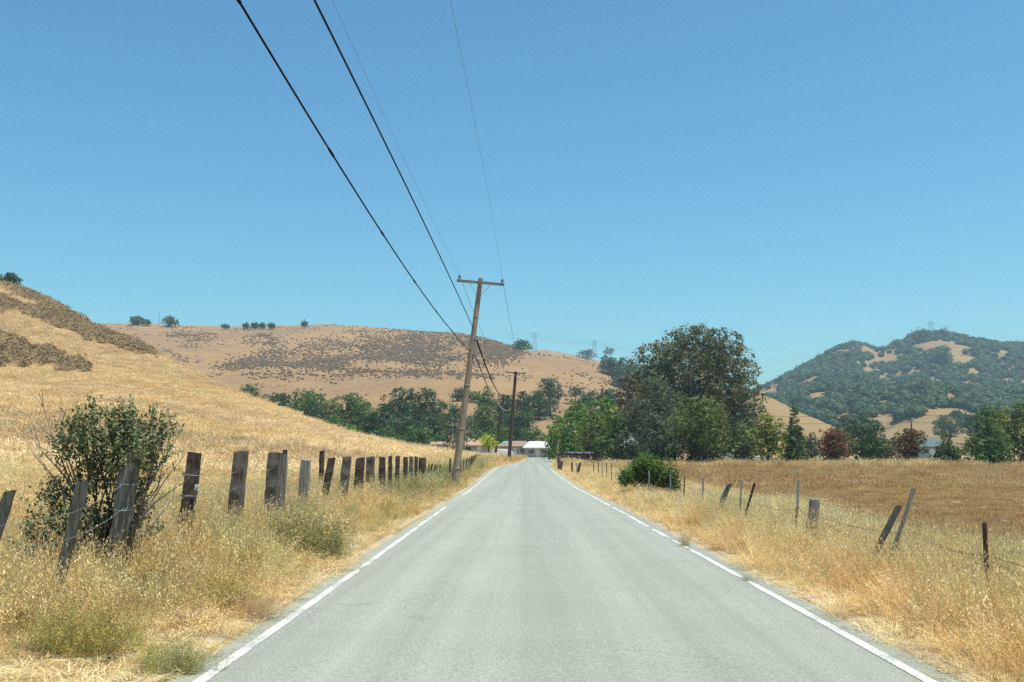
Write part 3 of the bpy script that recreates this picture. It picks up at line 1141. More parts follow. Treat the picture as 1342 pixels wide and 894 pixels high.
keep &= fbm(xs_ / 45, ys_ / 45, 91, 3) > -1.0
pts = np.stack([xs_, ys_, zs_ + 1.5], -1)[keep]
rad = 3.6 + 5.4 * rng.rand(len(pts)) ** 1.7
# thin: drop those crowded
sel = rng.permutation(len(pts))[:8200]
pts, rad = pts[sel], rad[sel]
print('woodland crowns', len(pts))
clump_mass('oak_woodland', pts, rad, 'farteal', 2.4, 46, rng, 'dense dark green oak woodland covering the hill on the right', 'woodland', flat=.85)
# edge oaks round the clearings of the hill: things one can tell apart
lbs = ['dark oak standing inside the top clearing of the wooded hill', 'oak at the left tip of the top clearing of the wooded hill', 'oak on the summit just left of the hilltop pylon',
       'oak on the summit just right of the hilltop pylon', 'oak at the right rim of the top clearing']
for i, (a, b_, c_, d_) in enumerate(((1221, 457, 1247, 476), (1181, 458, 1199, 464), (1196, 431, 1222, 447), (1224, 431, 1242, 444), (1262, 457, 1284, 466))):
    h = hit((a + c_) / 2, d_, ymin=700)
    T('hilltop_oak', a, b_, c_, d_, h[1], 'farteal', lbs[i], group='oaks edging the clearings on the wooded hill', shape='dome', ground=h[2] - .5, tf=.02, limbs=2)

# scrub on the golden hill
SP = [[(280, 482), (300, 474), (330, 462), (382, 455), (454, 436), (521, 430), (615, 435), (645, 442), (680, 462), (676, 468), (640, 480), (600, 472), (561, 479), (510, 470), (452, 473), (440, 488), (400, 480), (334, 481)],
      [(331, 440), (350, 437), (368, 444), (371, 455), (350, 456), (332, 450)],
      [(225, 436), (250, 440), (268, 456), (262, 458), (240, 450), (226, 446)], [(258, 436), (272, 439), (277, 446), (262, 443)],
      [(205, 458), (216, 460), (214, 464), (206, 462)], [(216, 468), (232, 470), (236, 475), (220, 474)], [(744, 484), (768, 487), (766, 490), (746, 488)], [(330, 489), (480, 485), (560, 486), (640, 491), (640, 494), (560, 490), (480, 489), (330, 493)], [(770, 492), (800, 500), (796, 506), (772, 498)]]
N_ = 150000
ys_ = rng.uniform(420, 900, N_)
us_ = rng.uniform(-.42, .12, N_)
xs_ = us_ * ys_
zs_ = back_z(xs_, ys_)
px_, py_ = proj(np.stack([xs_, ys_, zs_], -1))
jx, jy = px_ + rng.normal(size=N_) * 9, py_ + rng.normal(size=N_) * 3
inn = np.zeros(N_, bool)
for w_ in SP:
    inn |= inpoly(jx, jy, w_)
nz = fbm(xs_ / 22, ys_ / 60, 5, 4)
keep = (inn & (nz > rng.uniform(-.55, .35, N_)) & (rng.rand(N_) < .5)) | ((rng.rand(N_) < .02) & (nz > .05))
pts = np.stack([xs_, ys_, zs_ - .1], -1)[keep]
print('scrub', len(pts))
clump_mass('hillside_scrub', pts, rng.uniform(.4, 1.0, len(pts)) ** 2 * 1.35, 'scrubfar', .65, 9, rng, 'grey brown scrub speckling the golden hill', 'scrub', flat=.55)

# brush bands on the left spur
LB = [('scrub_band', 'long brown brush band running down the crest of the left spur', [(0, 362), (28, 372), (63, 389), (125, 424), (175, 449), (212, 469), (175, 462), (141, 452), (119, 448), (75, 432), (47, 416), (44, 404), (31, 391), (0, 379)]),
      ('scrub_band', 'small brown brush patch at the photo edge below the crest band', [(-40, 380), (0, 391), (19, 395), (36, 407), (34, 417), (6, 408), (0, 415), (-40, 410)]),
      ('scrub_band', 'dark brown brush patch lowest on the left spur', [(-50, 430), (0, 437), (25, 450), (44, 458), (75, 468), (107, 478), (122, 489), (94, 489), (56, 481), (41, 478), (6, 481), (-50, 478)])]
N_ = 90000
us_ = rng.uniform(-.60, -.33, N_)
Yc_ = np.interp(us_, LH[0], LH[1])
ys_ = 60 + (Yc_ + 6 - 60) * rng.rand(N_)
xs_ = us_ * ys_
zs_ = ground_z(xs_, ys_)
px_, py_ = proj(np.stack([xs_, ys_, zs_], -1))
for nme, lb, poly in LB:
    jx, jy = px_ + rng.normal(size=N_) * 3.5, py_ + 3 + rng.normal(size=N_) * 2.6
    k = inpoly(jx, jy, poly) & (fbm(xs_ / 6, ys_ / 9, 15, 3) > rng.uniform(-.7, .25, N_))
    idx = np.where(k)[0]
    idx = idx[rng.rand(len(idx)) < .13]
    pts = np.stack([xs_[idx], ys_[idx], zs_[idx] + .1], -1)
    print('band', len(pts))
    clump_mass(nme, pts, rng.uniform(.35, 1.25, len(pts)) ** 1.5 * 1.2, 'scrubleft', .36, 60, rng, lb, 'brush', flat=.85, core=.7)

# ------------------------------------------------------------------ grass templates
def tuft(name, n, H, Rr, lean, wd, rng, segs=3, heads=0, hs=.012, green=0., leafy=0, flowers=0, flat=False, hj=.4):
    Vs, Fs, rvs = [], [], []
    b = 0
    for i in range(n):
        a0 = rng.uniform(0, 2 * math.pi)
        r = Rr * math.sqrt(rng.rand())
        p0 = np.array([r * math.cos(a0), r * math.sin(a0), -.02])
        az = a0 + rng.normal() * .9
        h = H * rng.uniform(1 - hj, 1.05)
        ln = lean * rng.uniform(.3, 1.5)
        dirv = np.array([math.cos(az), math.sin(az), 0])
        wv = np.array([-math.sin(az), math.cos(az), 0]) if rng.rand() < .5 else np.array([math.cos(az + 1), math.sin(az + 1), 0])
        ww = wd * rng.uniform(.6, 1.3)
        prev = None
        v = rng.rand()
        for s in range(segs + 1):
            t = s / segs
            p = p0 + dirv * h * ln * t ** 1.6 + np.array([0, 0, h * (t - .25 * ln * t * t)])
            if flat:
                p = p0 + dirv * h * t + np.array([0, 0, .03 + .10 * H * math.sin(t * 3) * rng.uniform(.2, 1)])
            k = ww * (1 - .75 * t) * .5
            Vs += [p - wv * k, p + wv * k]
            rvs += [v, v]
            if s:
                Fs.append((b + 2 * s - 2, b + 2 * s - 1, b + 2 * s + 1, b + 2 * s))
        tip = p
        b = len(Vs)
        if heads and rng.rand() < .75:
            for q in range(heads):
                tt = 1 - q * .05
                c = p0 + dirv * h * ln * tt ** 1.6 + np.array([0, 0, h * (tt - .25 * ln * tt * tt)]) + rng.normal(size=3) * hs * 1.3
                ax = rng.normal(size=3)
                ax[2] = -abs(ax[2]) - .8
                ax /= np.linalg.norm(ax)
                sd = np.cross(ax, rng.normal(size=3))
                sd /= np.linalg.norm(sd)
                L = hs * rng.uniform(.8, 1.5)
                Vs += [c, c + ax * L + sd * L * .3, c + ax * 2 * L, c + ax * L - sd * L * .3]
                rvs += [min(1., .6 + .4 * rng.rand())] * 4
                Fs.append((b, b + 1, b + 2, b + 3))
                b += 4
        if leafy:
            for q in range(leafy):
                tt = rng.uniform(.15, 1)
                c = p0 + dirv * h * ln * tt ** 1.6 + np.array([0, 0, h * (tt - .25 * ln * tt * tt)]) + rng.normal(size=3) * hs * 2.
                ax = rng.normal(size=3)
                ax /= np.linalg.norm(ax)
                sd = np.cross(ax, rng.normal(size=3))
                sd /= np.linalg.norm(sd)
                L = hs * rng.uniform(.7, 1.6)
                Vs += [c, c + ax * L + sd * L * .35, c + ax * 2 * L, c + ax * L - sd * L * .35]
                rvs += [rng.rand() * .9] * 4
                Fs.append((b, b + 1, b + 2, b + 3))
                b += 4
        if flowers and rng.rand() < flowers:
            c = tip + rng.normal(size=3) * .01
            k = hs * .7
            Vs += [c + (-k, -k, 0), c + (k, -k * .8, .3 * k), c + (k, k, 0), c + (-k, k, .4 * k)]
            rvs += [2.] * 4
            Fs.append((b, b + 1, b + 2, b + 3))
            b += 4
    return fast_mesh(name, Vs, Fs, GRASS, attrs={'rv': rvs}, link=False)


TC = {}


def tcol(nm_, objs):
    c = bpy.data.collections.new(nm_)
    for i, o in enumerate(objs):
        o.name = '%s_%02d' % (nm_, i)
        c.objects.link(o)
    TC[nm_] = c
    return c


r = np.random.RandomState(8)
tcol('near_tufts', [tuft('t', 46, .5, .10, .35, .0045, r, heads=0), tuft('t', 40, .55, .12, .5, .0042, r, heads=7, hs=.011), tuft('t', 34, .62, .10, .3, .004, r, heads=9, hs=.012),
                    tuft('t', 60, .32, .14, .6, .005, r), tuft('t', 44, .46, .14, .8, .0045, r, heads=4)])
tcol('weed_tufts', [tuft('t', 26, .5, .10, .55, .0045, r, leafy=16, hs=.013), tuft('t', 30, .42, .12, .7, .004, r, leafy=14, hs=.010, flowers=.22), tuft('t', 24, .55, .08, .5, .0045, r, leafy=20, hs=.009, flowers=.06)])
tcol('stalk_tufts', [tuft('t', 22, .6, .10, .5, .0045, r, leafy=6, hs=.012), tuft('t', 26, .5, .14, .8, .004, r, leafy=4, hs=.01)])
tcol('mat_tufts', [tuft('t', 44, .26, .16, 1., .0045, r, flat=True), tuft('t', 50, .2, .2, 1., .004, r, flat=True), tuft('t', 40, .10, .16, .9, .004, r)])
tcol('far_tufts', [tuft('t', 42, .5, .28, .4, .014, r, segs=2), tuft('t', 38, .48, .26, .6, .013, r, segs=2, heads=3, hs=.022), tuft('t', 46, .4, .32, .7, .014, r, segs=2), tuft('t', 34, .55, .22, .4, .013, r, segs=2, heads=4, hs=.022)])
tcol('wide_tufts', [tuft('t', 60, .42, .75, .5, .035, r, segs=2), tuft('t', 60, .38, .85, .7, .035, r, segs=2), tuft('t', 50, .46, .7, .5, .03, r, segs=2, heads=2, hs=.04)])
tcol('stubble_tufts', [tuft('t', 50, .16, .45, .5, .012, r, segs=1), tuft('t', 56, .13, .5, .7, .012, r, segs=1)])


def scatter(name, colname, pos, scl, tint, label, cat, tilt=.12, seed=0):
    n = len(pos)
    rr = np.random.RandomState(seed + 100)
    me = bpy.data.meshes.new(name)
    me.vertices.add(n)
    me.vertices.foreach_set('co', np.asarray(pos, np.float32).ravel())
    rot = np.stack([rr.normal(size=n) * tilt, rr.normal(size=n) * tilt, rr.uniform(0, 6.283, n)], -1)
    a = me.attributes.new('rot', 'FLOAT_VECTOR', 'POINT')
    a.data.foreach_set('vector', rot.astype(np.float32).ravel())
    a = me.attributes.new('scl', 'FLOAT_VECTOR', 'POINT')
    scl = np.asarray(scl, float)
    if scl.ndim == 1:
        scl = np.repeat(scl[:, None], 3, 1)
    a.data.foreach_set('vector', scl.astype(np.float32).ravel())
    a = me.attributes.new('tint', 'FLOAT_VECTOR', 'POINT')
    a.data.foreach_set('vector', np.asarray(tint, np.float32).ravel())
    a = me.attributes.new('idx', 'INT', 'POINT')
    a.data.foreach_set('value', rr.randint(0, 1000, n).astype(np.int32))
    me.update()
    me.materials.append(GRASS)
    o = bpy.data.objects.new(name, me)
    COL.objects.link(o)
    ng = bpy.data.node_groups.new(name + '_scatter', 'GeometryNodeTree')
    ng.interface.new_socket('Geometry', in_out='INPUT', socket_type='NodeSocketGeometry')
    ng.interface.new_socket('Geometry', in_out='OUTPUT', socket_type='NodeSocketGeometry')
    gi = ng.nodes.new('NodeGroupInput')
    go = ng.nodes.new('NodeGroupOutput')
    ip = ng.nodes.new('GeometryNodeInstanceOnPoints')
    ci = ng.nodes.new('GeometryNodeCollectionInfo')
    ci.inputs['Collection'].default_value = TC[colname]
    ci.inputs['Separate Children'].default_value = True
    ci.inputs['Reset Children'].default_value = True

    def na(nm_, ty):
        q = ng.nodes.new('GeometryNodeInputNamedAttribute')
        q.data_type = ty
        q.inputs['Name'].default_value = nm_
        return [s for s in q.outputs if s.enabled and s.name == 'Attribute'][0]
    L = ng.links.new
    L(gi.outputs[0], ip.inputs['Points'])
    L(ci.outputs[0], ip.inputs['Instance'])
    ip.inputs['Pick Instance'].default_value = True
    L(na('idx', 'INT'), ip.inputs['Instance Index'])
    L(na('rot', 'FLOAT_VECTOR'), ip.inputs['Rotation'])
    L(na('scl', 'FLOAT_VECTOR'), ip.inputs['Scale'])
    L(ip.outputs[0], go.inputs[0])
    md = o.modifiers.new('scatter', 'NODES')
    md.node_group = ng
    tag(o, label, cat, kind='stuff')
    return o


STRAW = np.array([.70, .51, .23])
PALE = np.array([.82, .69, .39])
ORANGE = np.array([.52, .31, .11])
OLIVE = np.array([.33, .31, .12])
GREENW = np.array([.25, .26, .12])
GREY = np.array([.40, .36, .32])
BROWN = np.array([.31, .185, .075])
YELL = np.array([.52, .45, .13])


def mixc(cols, wts, n, rng, jit=.12):
    wts = np.asarray(wts, float)
    if wts.ndim == 1:
        wts = np.repeat(wts[None], n, 0)
    wts = wts / wts.sum(1, keepdims=True)
    cs = np.cumsum(wts, 1)
    k = (rng.rand(n)[:, None] > cs).sum(1).clip(0, len(cols) - 1)
    c = np.array(cols)[k]
    # soften toward mean colour
    mean = wts @ np.array(cols)
    c = .6 * c + .4 * mean
    return c * (1 + rng.normal(size=(n, 1)) * jit) * (1 + rng.normal(size=(n, 3)) * .03)


def place(u0, u1, y0, y1, dens, rng, cond, ymode='lin'):
    """random ground points in the wedge, number per square metre DENS(y)"""
    out = []
    edges = np.geomspace(y0, y1, 26)
    for a, b in zip(edges[:-1], edges[1:]):
        ym = (a + b) / 2
        xa, xb = u0 * b, u1 * b
        area = (xb - xa) * (b - a)
        d = dens(ym)
        n = int(area * d)
        x = rng.uniform(xa, xb, n)
        y = rng.uniform(a, b, n)
        k = (x / y > u0) & (x / y < u1)
        x, y = x[k], y[k]
        k = cond(x, y)
        out.append(np.stack([x[k], y[k]], -1))
    o = np.concatenate(out)
    return o[:, 0], o[:, 1]


rng = np.random.RandomState(17)


def dl(x, y):
    return -(x - xc(y))


def dr(x, y):
    return x - xc(y)


# left verge near: bare trampled strip close to the tarmac, tall by the fence
def hgt_left(x, y):
    d = dl(x, y)
    n = fbm(x * .55, y * .45, 61, 3)
    h = .10 + 1.0 * sm((d - 2.95 + .35 * n) / 1.5)
    # trampled hollow by the road at 5-9 m and around 17 m
    hol = np.exp(-((d - 3.5) / 1.05) ** 4 - ((y - 6.6) / 2.4) ** 4) + .9 * np.exp(-((d - 3.3) / .4) ** 2 - ((y - 16) / 2.2) ** 2)
    return np.clip(h * (1 + .5 * n) * (1 - .85 * hol), .05, 1.4), hol


x, y = place(-.9, -.05, 3., 26, lambda y: 60 if y < 13 else 38, rng, lambda x, y: (dl(x, y) > 2.98 + .2 * fbm(y * 1.3, y * 0, 23)) & (dl(x, y) < 7))
h, hol = hgt_left(x, y)
k = (rng.rand(len(x)) < .28 + .6 * np.clip(h, 0, 1)) & (hol < .62)
x, y, h, hol = x[k], y[k], h[k], hol[k]
n = len(x)
pz = fbm(x * .8, y * .8, 71, 3)
wt_ = np.stack([np.full(n, 1.), .5 + hol * 2, np.clip(.5 - pz, .1, 1), np.clip(.45 + pz * 1.5, .05, 1.6) * np.clip(h, .1, 1)], -1)
tint = mixc([STRAW, PALE, ORANGE, OLIVE], wt_, n, rng)
scatter('verge_grass', 'near_tufts', np.stack([x, y, ground_z(x, y)], -1), np.stack([np.full(n, .9), np.full(n, .9), .2 + .95 * h], -1) * rng.uniform(.8, 1.25, (n, 1)), tint,
        'tall dry straw grass of the left roadside and fence line', 'grass', seed=1)
print('near left', n)
# weeds left
x, y = place(-.85, -.05, 4.5, 30, lambda y: 15, rng, lambda x, y: (dl(x, y) > 3.15) & (dl(x, y) < 5.4))
h, hol = hgt_left(x, y)
pz = fbm(x * .5 + 9, y * .5, 75, 3)
k = (pz > -.22) & (hol < .3)
x, y, h = x[k], y[k], h[k]
n = len(x)
tint = mixc([OLIVE, YELL, GREENW, GREY, ORANGE], [1, 1.2, .5, .5, .7], n, rng)
scatter('roadside_weeds', 'weed_tufts', np.stack([x, y, ground_z(x, y)], -1), (.38 + .62 * h) * rng.uniform(.8, 1.3, n), tint,
        'olive weeds with tiny yellow flowers along the left roadside', 'weeds', seed=2)
print('weeds', n)
# straw mat on both near verges
x, y = place(-.9, .85, 2.5, 16, lambda y: 46, rng, lambda x, y: ((dl(x, y) > 2.85) & (dl(x, y) < 5)) | ((dr(x, y) > 2.88) & (dr(x, y) < 4.2)))
n = len(x)
tint = mixc([PALE * 1.05, STRAW, ORANGE], [2, 1, .3], n, rng)
scatter('straw_mat', 'mat_tufts', np.stack([x, y, ground_z(x, y) + .005], -1), rng.uniform(.6, 1.3, n), tint, 'flattened pale straw at the edges of the tarmac', 'straw', seed=3)


# distinct clumps and bushes of weeds (left): placed where the photo has them
def weed_bush(px, py, Y, wpx, hpx, cols, wts, label, name, coln, dens=1., seed=0, group=None):
    rg = np.random.RandomState(seed)
    c = P(px, py, Y)
    Wd = wpx / F * Y / 2
    Hh = hpx / F * Y
    nn = int(10 * dens + Wd * Wd * 95 * dens)
    a = rg.uniform(0, 6.283, nn)
    Wd *= .62
    rr = Wd * np.sqrt(rg.rand(nn))
    X_ = c[0] + rr * np.cos(a)
    Y_ = Y + rr * np.sin(a)
    s = Hh / .62 * (1 - .35 * (rr / Wd) ** 2) * rg.uniform(.45, 1.15, nn)
    X_ += rg.normal(size=nn) * Wd * .5
    Y_ += rg.normal(size=nn) * Wd * .6
    # lean outwards: taller in the middle
    scatter(name, coln, np.stack([X_, Y_, ground_z(X_, Y_)], -1), np.stack([s * .9, s * .9, s], -1), mixc(cols, wts, nn, rg), label, 'weeds', tilt=.3, seed=seed)


weed_bush(228, 850, 7.6, 95, 75, [OLIVE, YELL, GREY], [1, 1, .4], 'low grey green weed clump dotted with yellow flowers beside the white line', 'flowering_weed', 'weed_tufts', 2.2, 31)
weed_bush(120, 800, 7.9, 150, 110, [YELL, OLIVE, ORANGE], [1, 1, .6], 'big olive gold weed mound with dark base in the lower left', 'weed_mound', 'weed_tufts', 1.6, 32)
weed_bush(402, 716, 15.2, 92, 88, [GREENW, OLIVE, STRAW], [.8, 1, .4], 'rounded green weed bush at the roadside right of the thick fence ties', 'weed_mound', 'weed_tufts', 2.6, 33)
weed_bush(285, 735, 10.2, 100, 70, [YELL, OLIVE, ORANGE], [1, .6, .6], 'yellowish weed mound below the dark tagged post', 'weed_mound', 'weed_tufts', 1.5, 34)
weed_bush(330, 770, 10.0, 80, 55, [GREY, ORANGE, STRAW], [1, .7, .6], 'dry purplish grey weeds leaning at the roadside', 'dry_weed', 'stalk_tufts', 2.0, 35)
weed_bush(240, 690, 10.8, 120, 60, [GREY, GREY * 1.15], [1, .6], 'grey lavender dead stalks right of the leafy shrub', 'dead_stalks', 'stalk_tufts', 2.2, 36)
weed_bush(982, 750, 13.2, 18, 28, [GREENW, OLIVE], [1, 1], 'small green tuft growing on the right edge line', 'grass_tuft', 'near_tufts', .7, 37)
weed_bush(896, 702, 18.2, 22, 30, [STRAW * .7, GREENW, OLIVE], [1, .7, 1], 'olive tuft at the right pavement edge beyond the small one', 'grass_tuft', 'near_tufts', .7, 38)

# left mid: verge 24-130 m
x, y = place(-.3, 0., 24, 150, lambda y: 9 if y < 60 else 5, rng, lambda x, y: (dl(x, y) > 3.0) & (dl(x, y) < 8.5))
n = len(x)
d = dl(x, y)
gr = sm((y - 20) / 20) * np.exp(-((d - 4.3) / 1.) ** 2) * sm((120 - y) / 40)
wt_ = np.stack([np.full(n, .7), np.full(n, .4), np.exp(-((d - 3.3) / .5) ** 2) * .8 + .1, gr * 3.2], -1)
tint = mixc([STRAW, PALE, ORANGE, np.array([.25, .27, .10])], wt_, n, rng)
s = (.35 + .75 * sm((d - 2.95) / 1.3)) * rng.uniform(.75, 1.3, n)
scatter('verge_grass', 'far_tufts', np.stack([x, y, ground_z(x, y)], -1), np.stack([s ** .5, s ** .5, s], -1), tint, 'green and straw grass of the left verge toward the distant poles', 'grass', seed=4)
print('left mid', n)

# meadow behind the left fence
x, y = place(-.95, -.05, 7, 42, lambda y: 26 * (9 / y) ** 1.1 + 3, rng, lambda x, y: dl(x, y) > 4.7)
n = len(x)
pz = fbm(x / 5, y / 5, 81, 3)
tint = mixc([STRAW, PALE, ORANGE], np.stack([np.full(n, 1.), np.clip(.5 + pz, .1, 1.5), np.clip(.4 - pz, .1, 1)], -1), n, rng)
s = rng.uniform(.7, 1.15, n)
scatter('meadow_grass', 'far_tufts', np.stack([x, y, ground_z(x, y)], -1), np.stack([s, s, s * .9], -1), tint, 'golden dry grass of the meadow behind the left fence', 'grass', seed=5)
print('meadow', n)
x, y = place(-1.0, -.03, 38, 270, lambda y: 1.9 * (60 / y) ** 1.0 + .12, rng, lambda x, y: (dl(x, y) > 7) & (y < np.interp(x / y, LH[0], LH[1]) * 1.08))
n = len(x)
pz = fbm(x / 14, y / 14, 85, 4)
pt = fbm(x / 40 + 4, y / 22, 88, 3)
tint = mixc([np.array([.72, .52, .26]), np.array([.86, .68, .40]), np.array([.47, .34, .22]), GREENW], np.stack([np.full(n, 1.), np.clip(.55 + pz * 1.8, .03, 2.), np.clip(-.05 + pt * 3.2, .0, 4.), .03 + .0 * x], -1), n, rng, jit=.04)
s = rng.uniform(.8, 1.5, n) * (1 + y / 300)
scatter('hill_grass', 'wide_tufts', np.stack([x, y, ground_z(x, y)], -1), np.stack([s, s, s * (.7 - .3 * sm((y - 45) / 60))], -1), tint, 'golden dry grass covering the left spur', 'grass', seed=6)
print('hill grass', n)


# right verge
def hgt_right(x, y):
    d = dr(x, y)
    n = fbm(x * .6 + 40, y * .45, 63, 3)
    return np.clip((.16 + .95 * sm((d - 2.95 + .3 * n) / 1.2)) * (1 + .4 * n), .08, 1.4)


x, y = place(.03, .9, 3.2, 26, lambda y: 66 if y < 13 else 42, rng, lambda x, y: (dr(x, y) > 3.02 + .25 * fbm(y * 1.1, y * 0, 27)) & (dr(x, y) < 6.8))
h = hgt_right(x, y)
d_ = None
k = rng.rand(len(x)) < .35 + .6 * np.clip(h, 0, 1)
x, y, h = x[k], y[k], h[k]
n = len(x)
d = dr(x, y)
pz = fbm(x * .7, y * .7, 73, 3)
d_ = d
wt_ = np.stack([np.full(n, 1.), np.clip(.6 + pz, .1, 1) + .6 * sm((y - 11) / 8), np.exp(-((d - 3.2) / .55) ** 2) * 1.3 + .12, np.clip(.2 + (d - 4) * .35 + pz, .02, .9)], -1)
tint = mixc([STRAW, PALE, ORANGE * 1.1, OLIVE * 1.2], wt_, n, rng)
scatter('verge_grass', 'near_tufts', np.stack([x, y, ground_z(x, y)], -1), np.stack([np.full(n, .9), np.full(n, .9), (.25 + .9 * h) * (1 + .22 * sm((d_ - 3.7) / .8))], -1) * rng.uniform(.8, 1.2, (n, 1)), tint,
        'thick golden oat grass of the right roadside', 'grass', seed=7)
print('near right', n)
x, y = place(.03, .62, 5, 26, lambda y: 13, rng, lambda x, y: (dr(x, y) > 3.6) & (dr(x, y) < 6.2))
n = len(x)
pz = fbm(x * .45 + 3, y * .45, 79, 3)
k = pz > -.15
x, y, pz = x[k], y[k], pz[k]
n = len(x)
tint = mixc([YELL, OLIVE, GREY], np.stack([np.full(n, 1.), np.full(n, .7), np.clip((dr(x, y) - 4) * .9, 0, 2)], -1), n, rng)
scatter('roadside_weeds', 'weed_tufts', np.stack([x, y, ground_z(x, y)], -1), rng.uniform(.75, 1.2, n), tint, 'yellow green weeds mixed into the right roadside grass', 'weeds', seed=8)
x, y = place(.1, .62, 8, 36, lambda y: 10, rng, lambda x, y: (dr(x, y) > 4.3) & (dr(x, y) < 6.4))
pz = fbm(x * .35 + 30, y * .22, 95, 3)
k = pz > .0
x, y = x[k], y[k]
n = len(x)
scatter('dead_stalks', 'stalk_tufts', np.stack([x, y, ground_z(x, y)], -1), rng.uniform(.9, 1.3, n), mixc([GREY, GREY * 1.2, BROWN], [1, .8, .25], n, rng), 'grey lavender dead stalks along the right wire fence', 'weeds', seed=9)
x, y = place(.0, .3, 24, 150, lambda y: 9 if y < 60 else 5, rng, lambda x, y: (dr(x, y) > 3.0) & (dr(x, y) < 9))
n = len(x)
d = dr(x, y)
pz = fbm(x * .2, y * .1, 97, 3)
tint = mixc([STRAW, PALE, ORANGE, OLIVE], np.stack([np.full(n, 1.), np.full(n, .9), np.exp(-((d - 3.3) / .5) ** 2) * .5 + .3, np.clip(pz, .02, 1) * np.exp(-((d - 3.4) / .8) ** 2)], -1), n, rng)
s = (.35 + .65 * sm((d - 2.95) / 1.3)) * rng.uniform(.75, 1.2, n)
scatter('verge_grass', 'far_tufts', np.stack([x, y, ground_z(x, y)], -1), np.stack([s ** .5, s ** .5, s], -1), tint, 'straw grass of the right verge toward the road bend', 'grass', seed=10)
# transition and field stubble
x, y = place(.08, .85, 7, 60, lambda y: 7 * (12 / y) ** .8 + .6, rng, lambda x, y: (dr(x, y) > 5.8))
n = len(x)
d = dr(x, y)
pz = fbm(x / 6, y / 6, 101, 3)
near = np.exp(-((d - 5.8) / 1.3))
tint = mixc([BROWN, np.array([.385, .24, .095]), STRAW], np.stack([np.full(n, 1.), np.clip(.5 + pz, .1, 1), near * 2.5 + .04], -1), n, rng)
s = (.55 + .9 * np.minimum(near, 1)) * rng.uniform(.7, 1.3, n)
scatter('field_stubble', 'stubble_tufts', np.stack([x, y, ground_z(x, y)], -1), np.stack([s * 0 + 1, s * 0 + 1, s * 1.5], -1), tint, 'short brown dry stubble of the mown field', 'grass', seed=11)
x, y = place(.05, .8, 55, 127, lambda y: .9, rng, lambda x, y: (dr(x, y) > 6))
n = len(x)
pz = fbm(x / 9, y / 7, 101, 3)
tint = mixc([BROWN * 1.0, np.array([.385, .24, .095]), OLIVE * 1.1, PALE * .8], np.stack([np.full(n, 1.), np.clip(.5 + pz, .1, 1), np.clip(pz * 1.5, 0, 1) + .1 * (y > 95), .06 + 0 * x], -1), n, rng)
s = rng.uniform(.9, 1.6, n)
scatter('field_stubble', 'stubble_tufts', np.stack([x, y, ground_z(x, y)], -1), np.stack([s * 2, s * 2, s * 1.2], -1), tint, 'brown stubble of the far part of the mown field', 'grass', seed=12)
# tall straw strip beyond the field
x, y = place(.02, .75, 96, 150, lambda y: 2.2, rng, lambda x, y: (dr(x, y) > 3.6) & ((y > 126 + 2 * vnoise(x * .1, x * 0, 5)) | (x / y < .105)))
n = len(x)
pz = fbm(x / 7, y / 3, 105, 3)
tint = mixc([STRAW, PALE, ORANGE], np.stack([np.full(n, 1.), np.clip(.5 + pz, .1, 1), np.full(n, .5)], -1), n, rng)
s = rng.uniform(.8, 1.3, n) * (1.05 + .5 * pz)
scatter('tall_straw', 'wide_tufts', np.stack([x, y, ground_z(x, y)], -1), np.stack([s, s, s * 1.9], -1), tint, 'tall straw strip at the feet of the field trees', 'grass', seed=13)
# grass round the bend and in front of the houses
x, y = place(-.12, .12, 120, 215, lambda y: 1.6, rng, lambda x, y: (np.abs(x - xc(y)) > 3.4))
n = len(x)
s = rng.uniform(.6, 1.1, n)
scatter('bend_grass', 'wide_tufts', np.stack([x, y, ground_z(x, y)], -1), np.stack([s, s, s * .9], -1), mixc([STRAW, ORANGE, OLIVE], [1, .5, .4], n, rng), 'dry grass round the road bend in front of the houses', 'grass', seed=14)

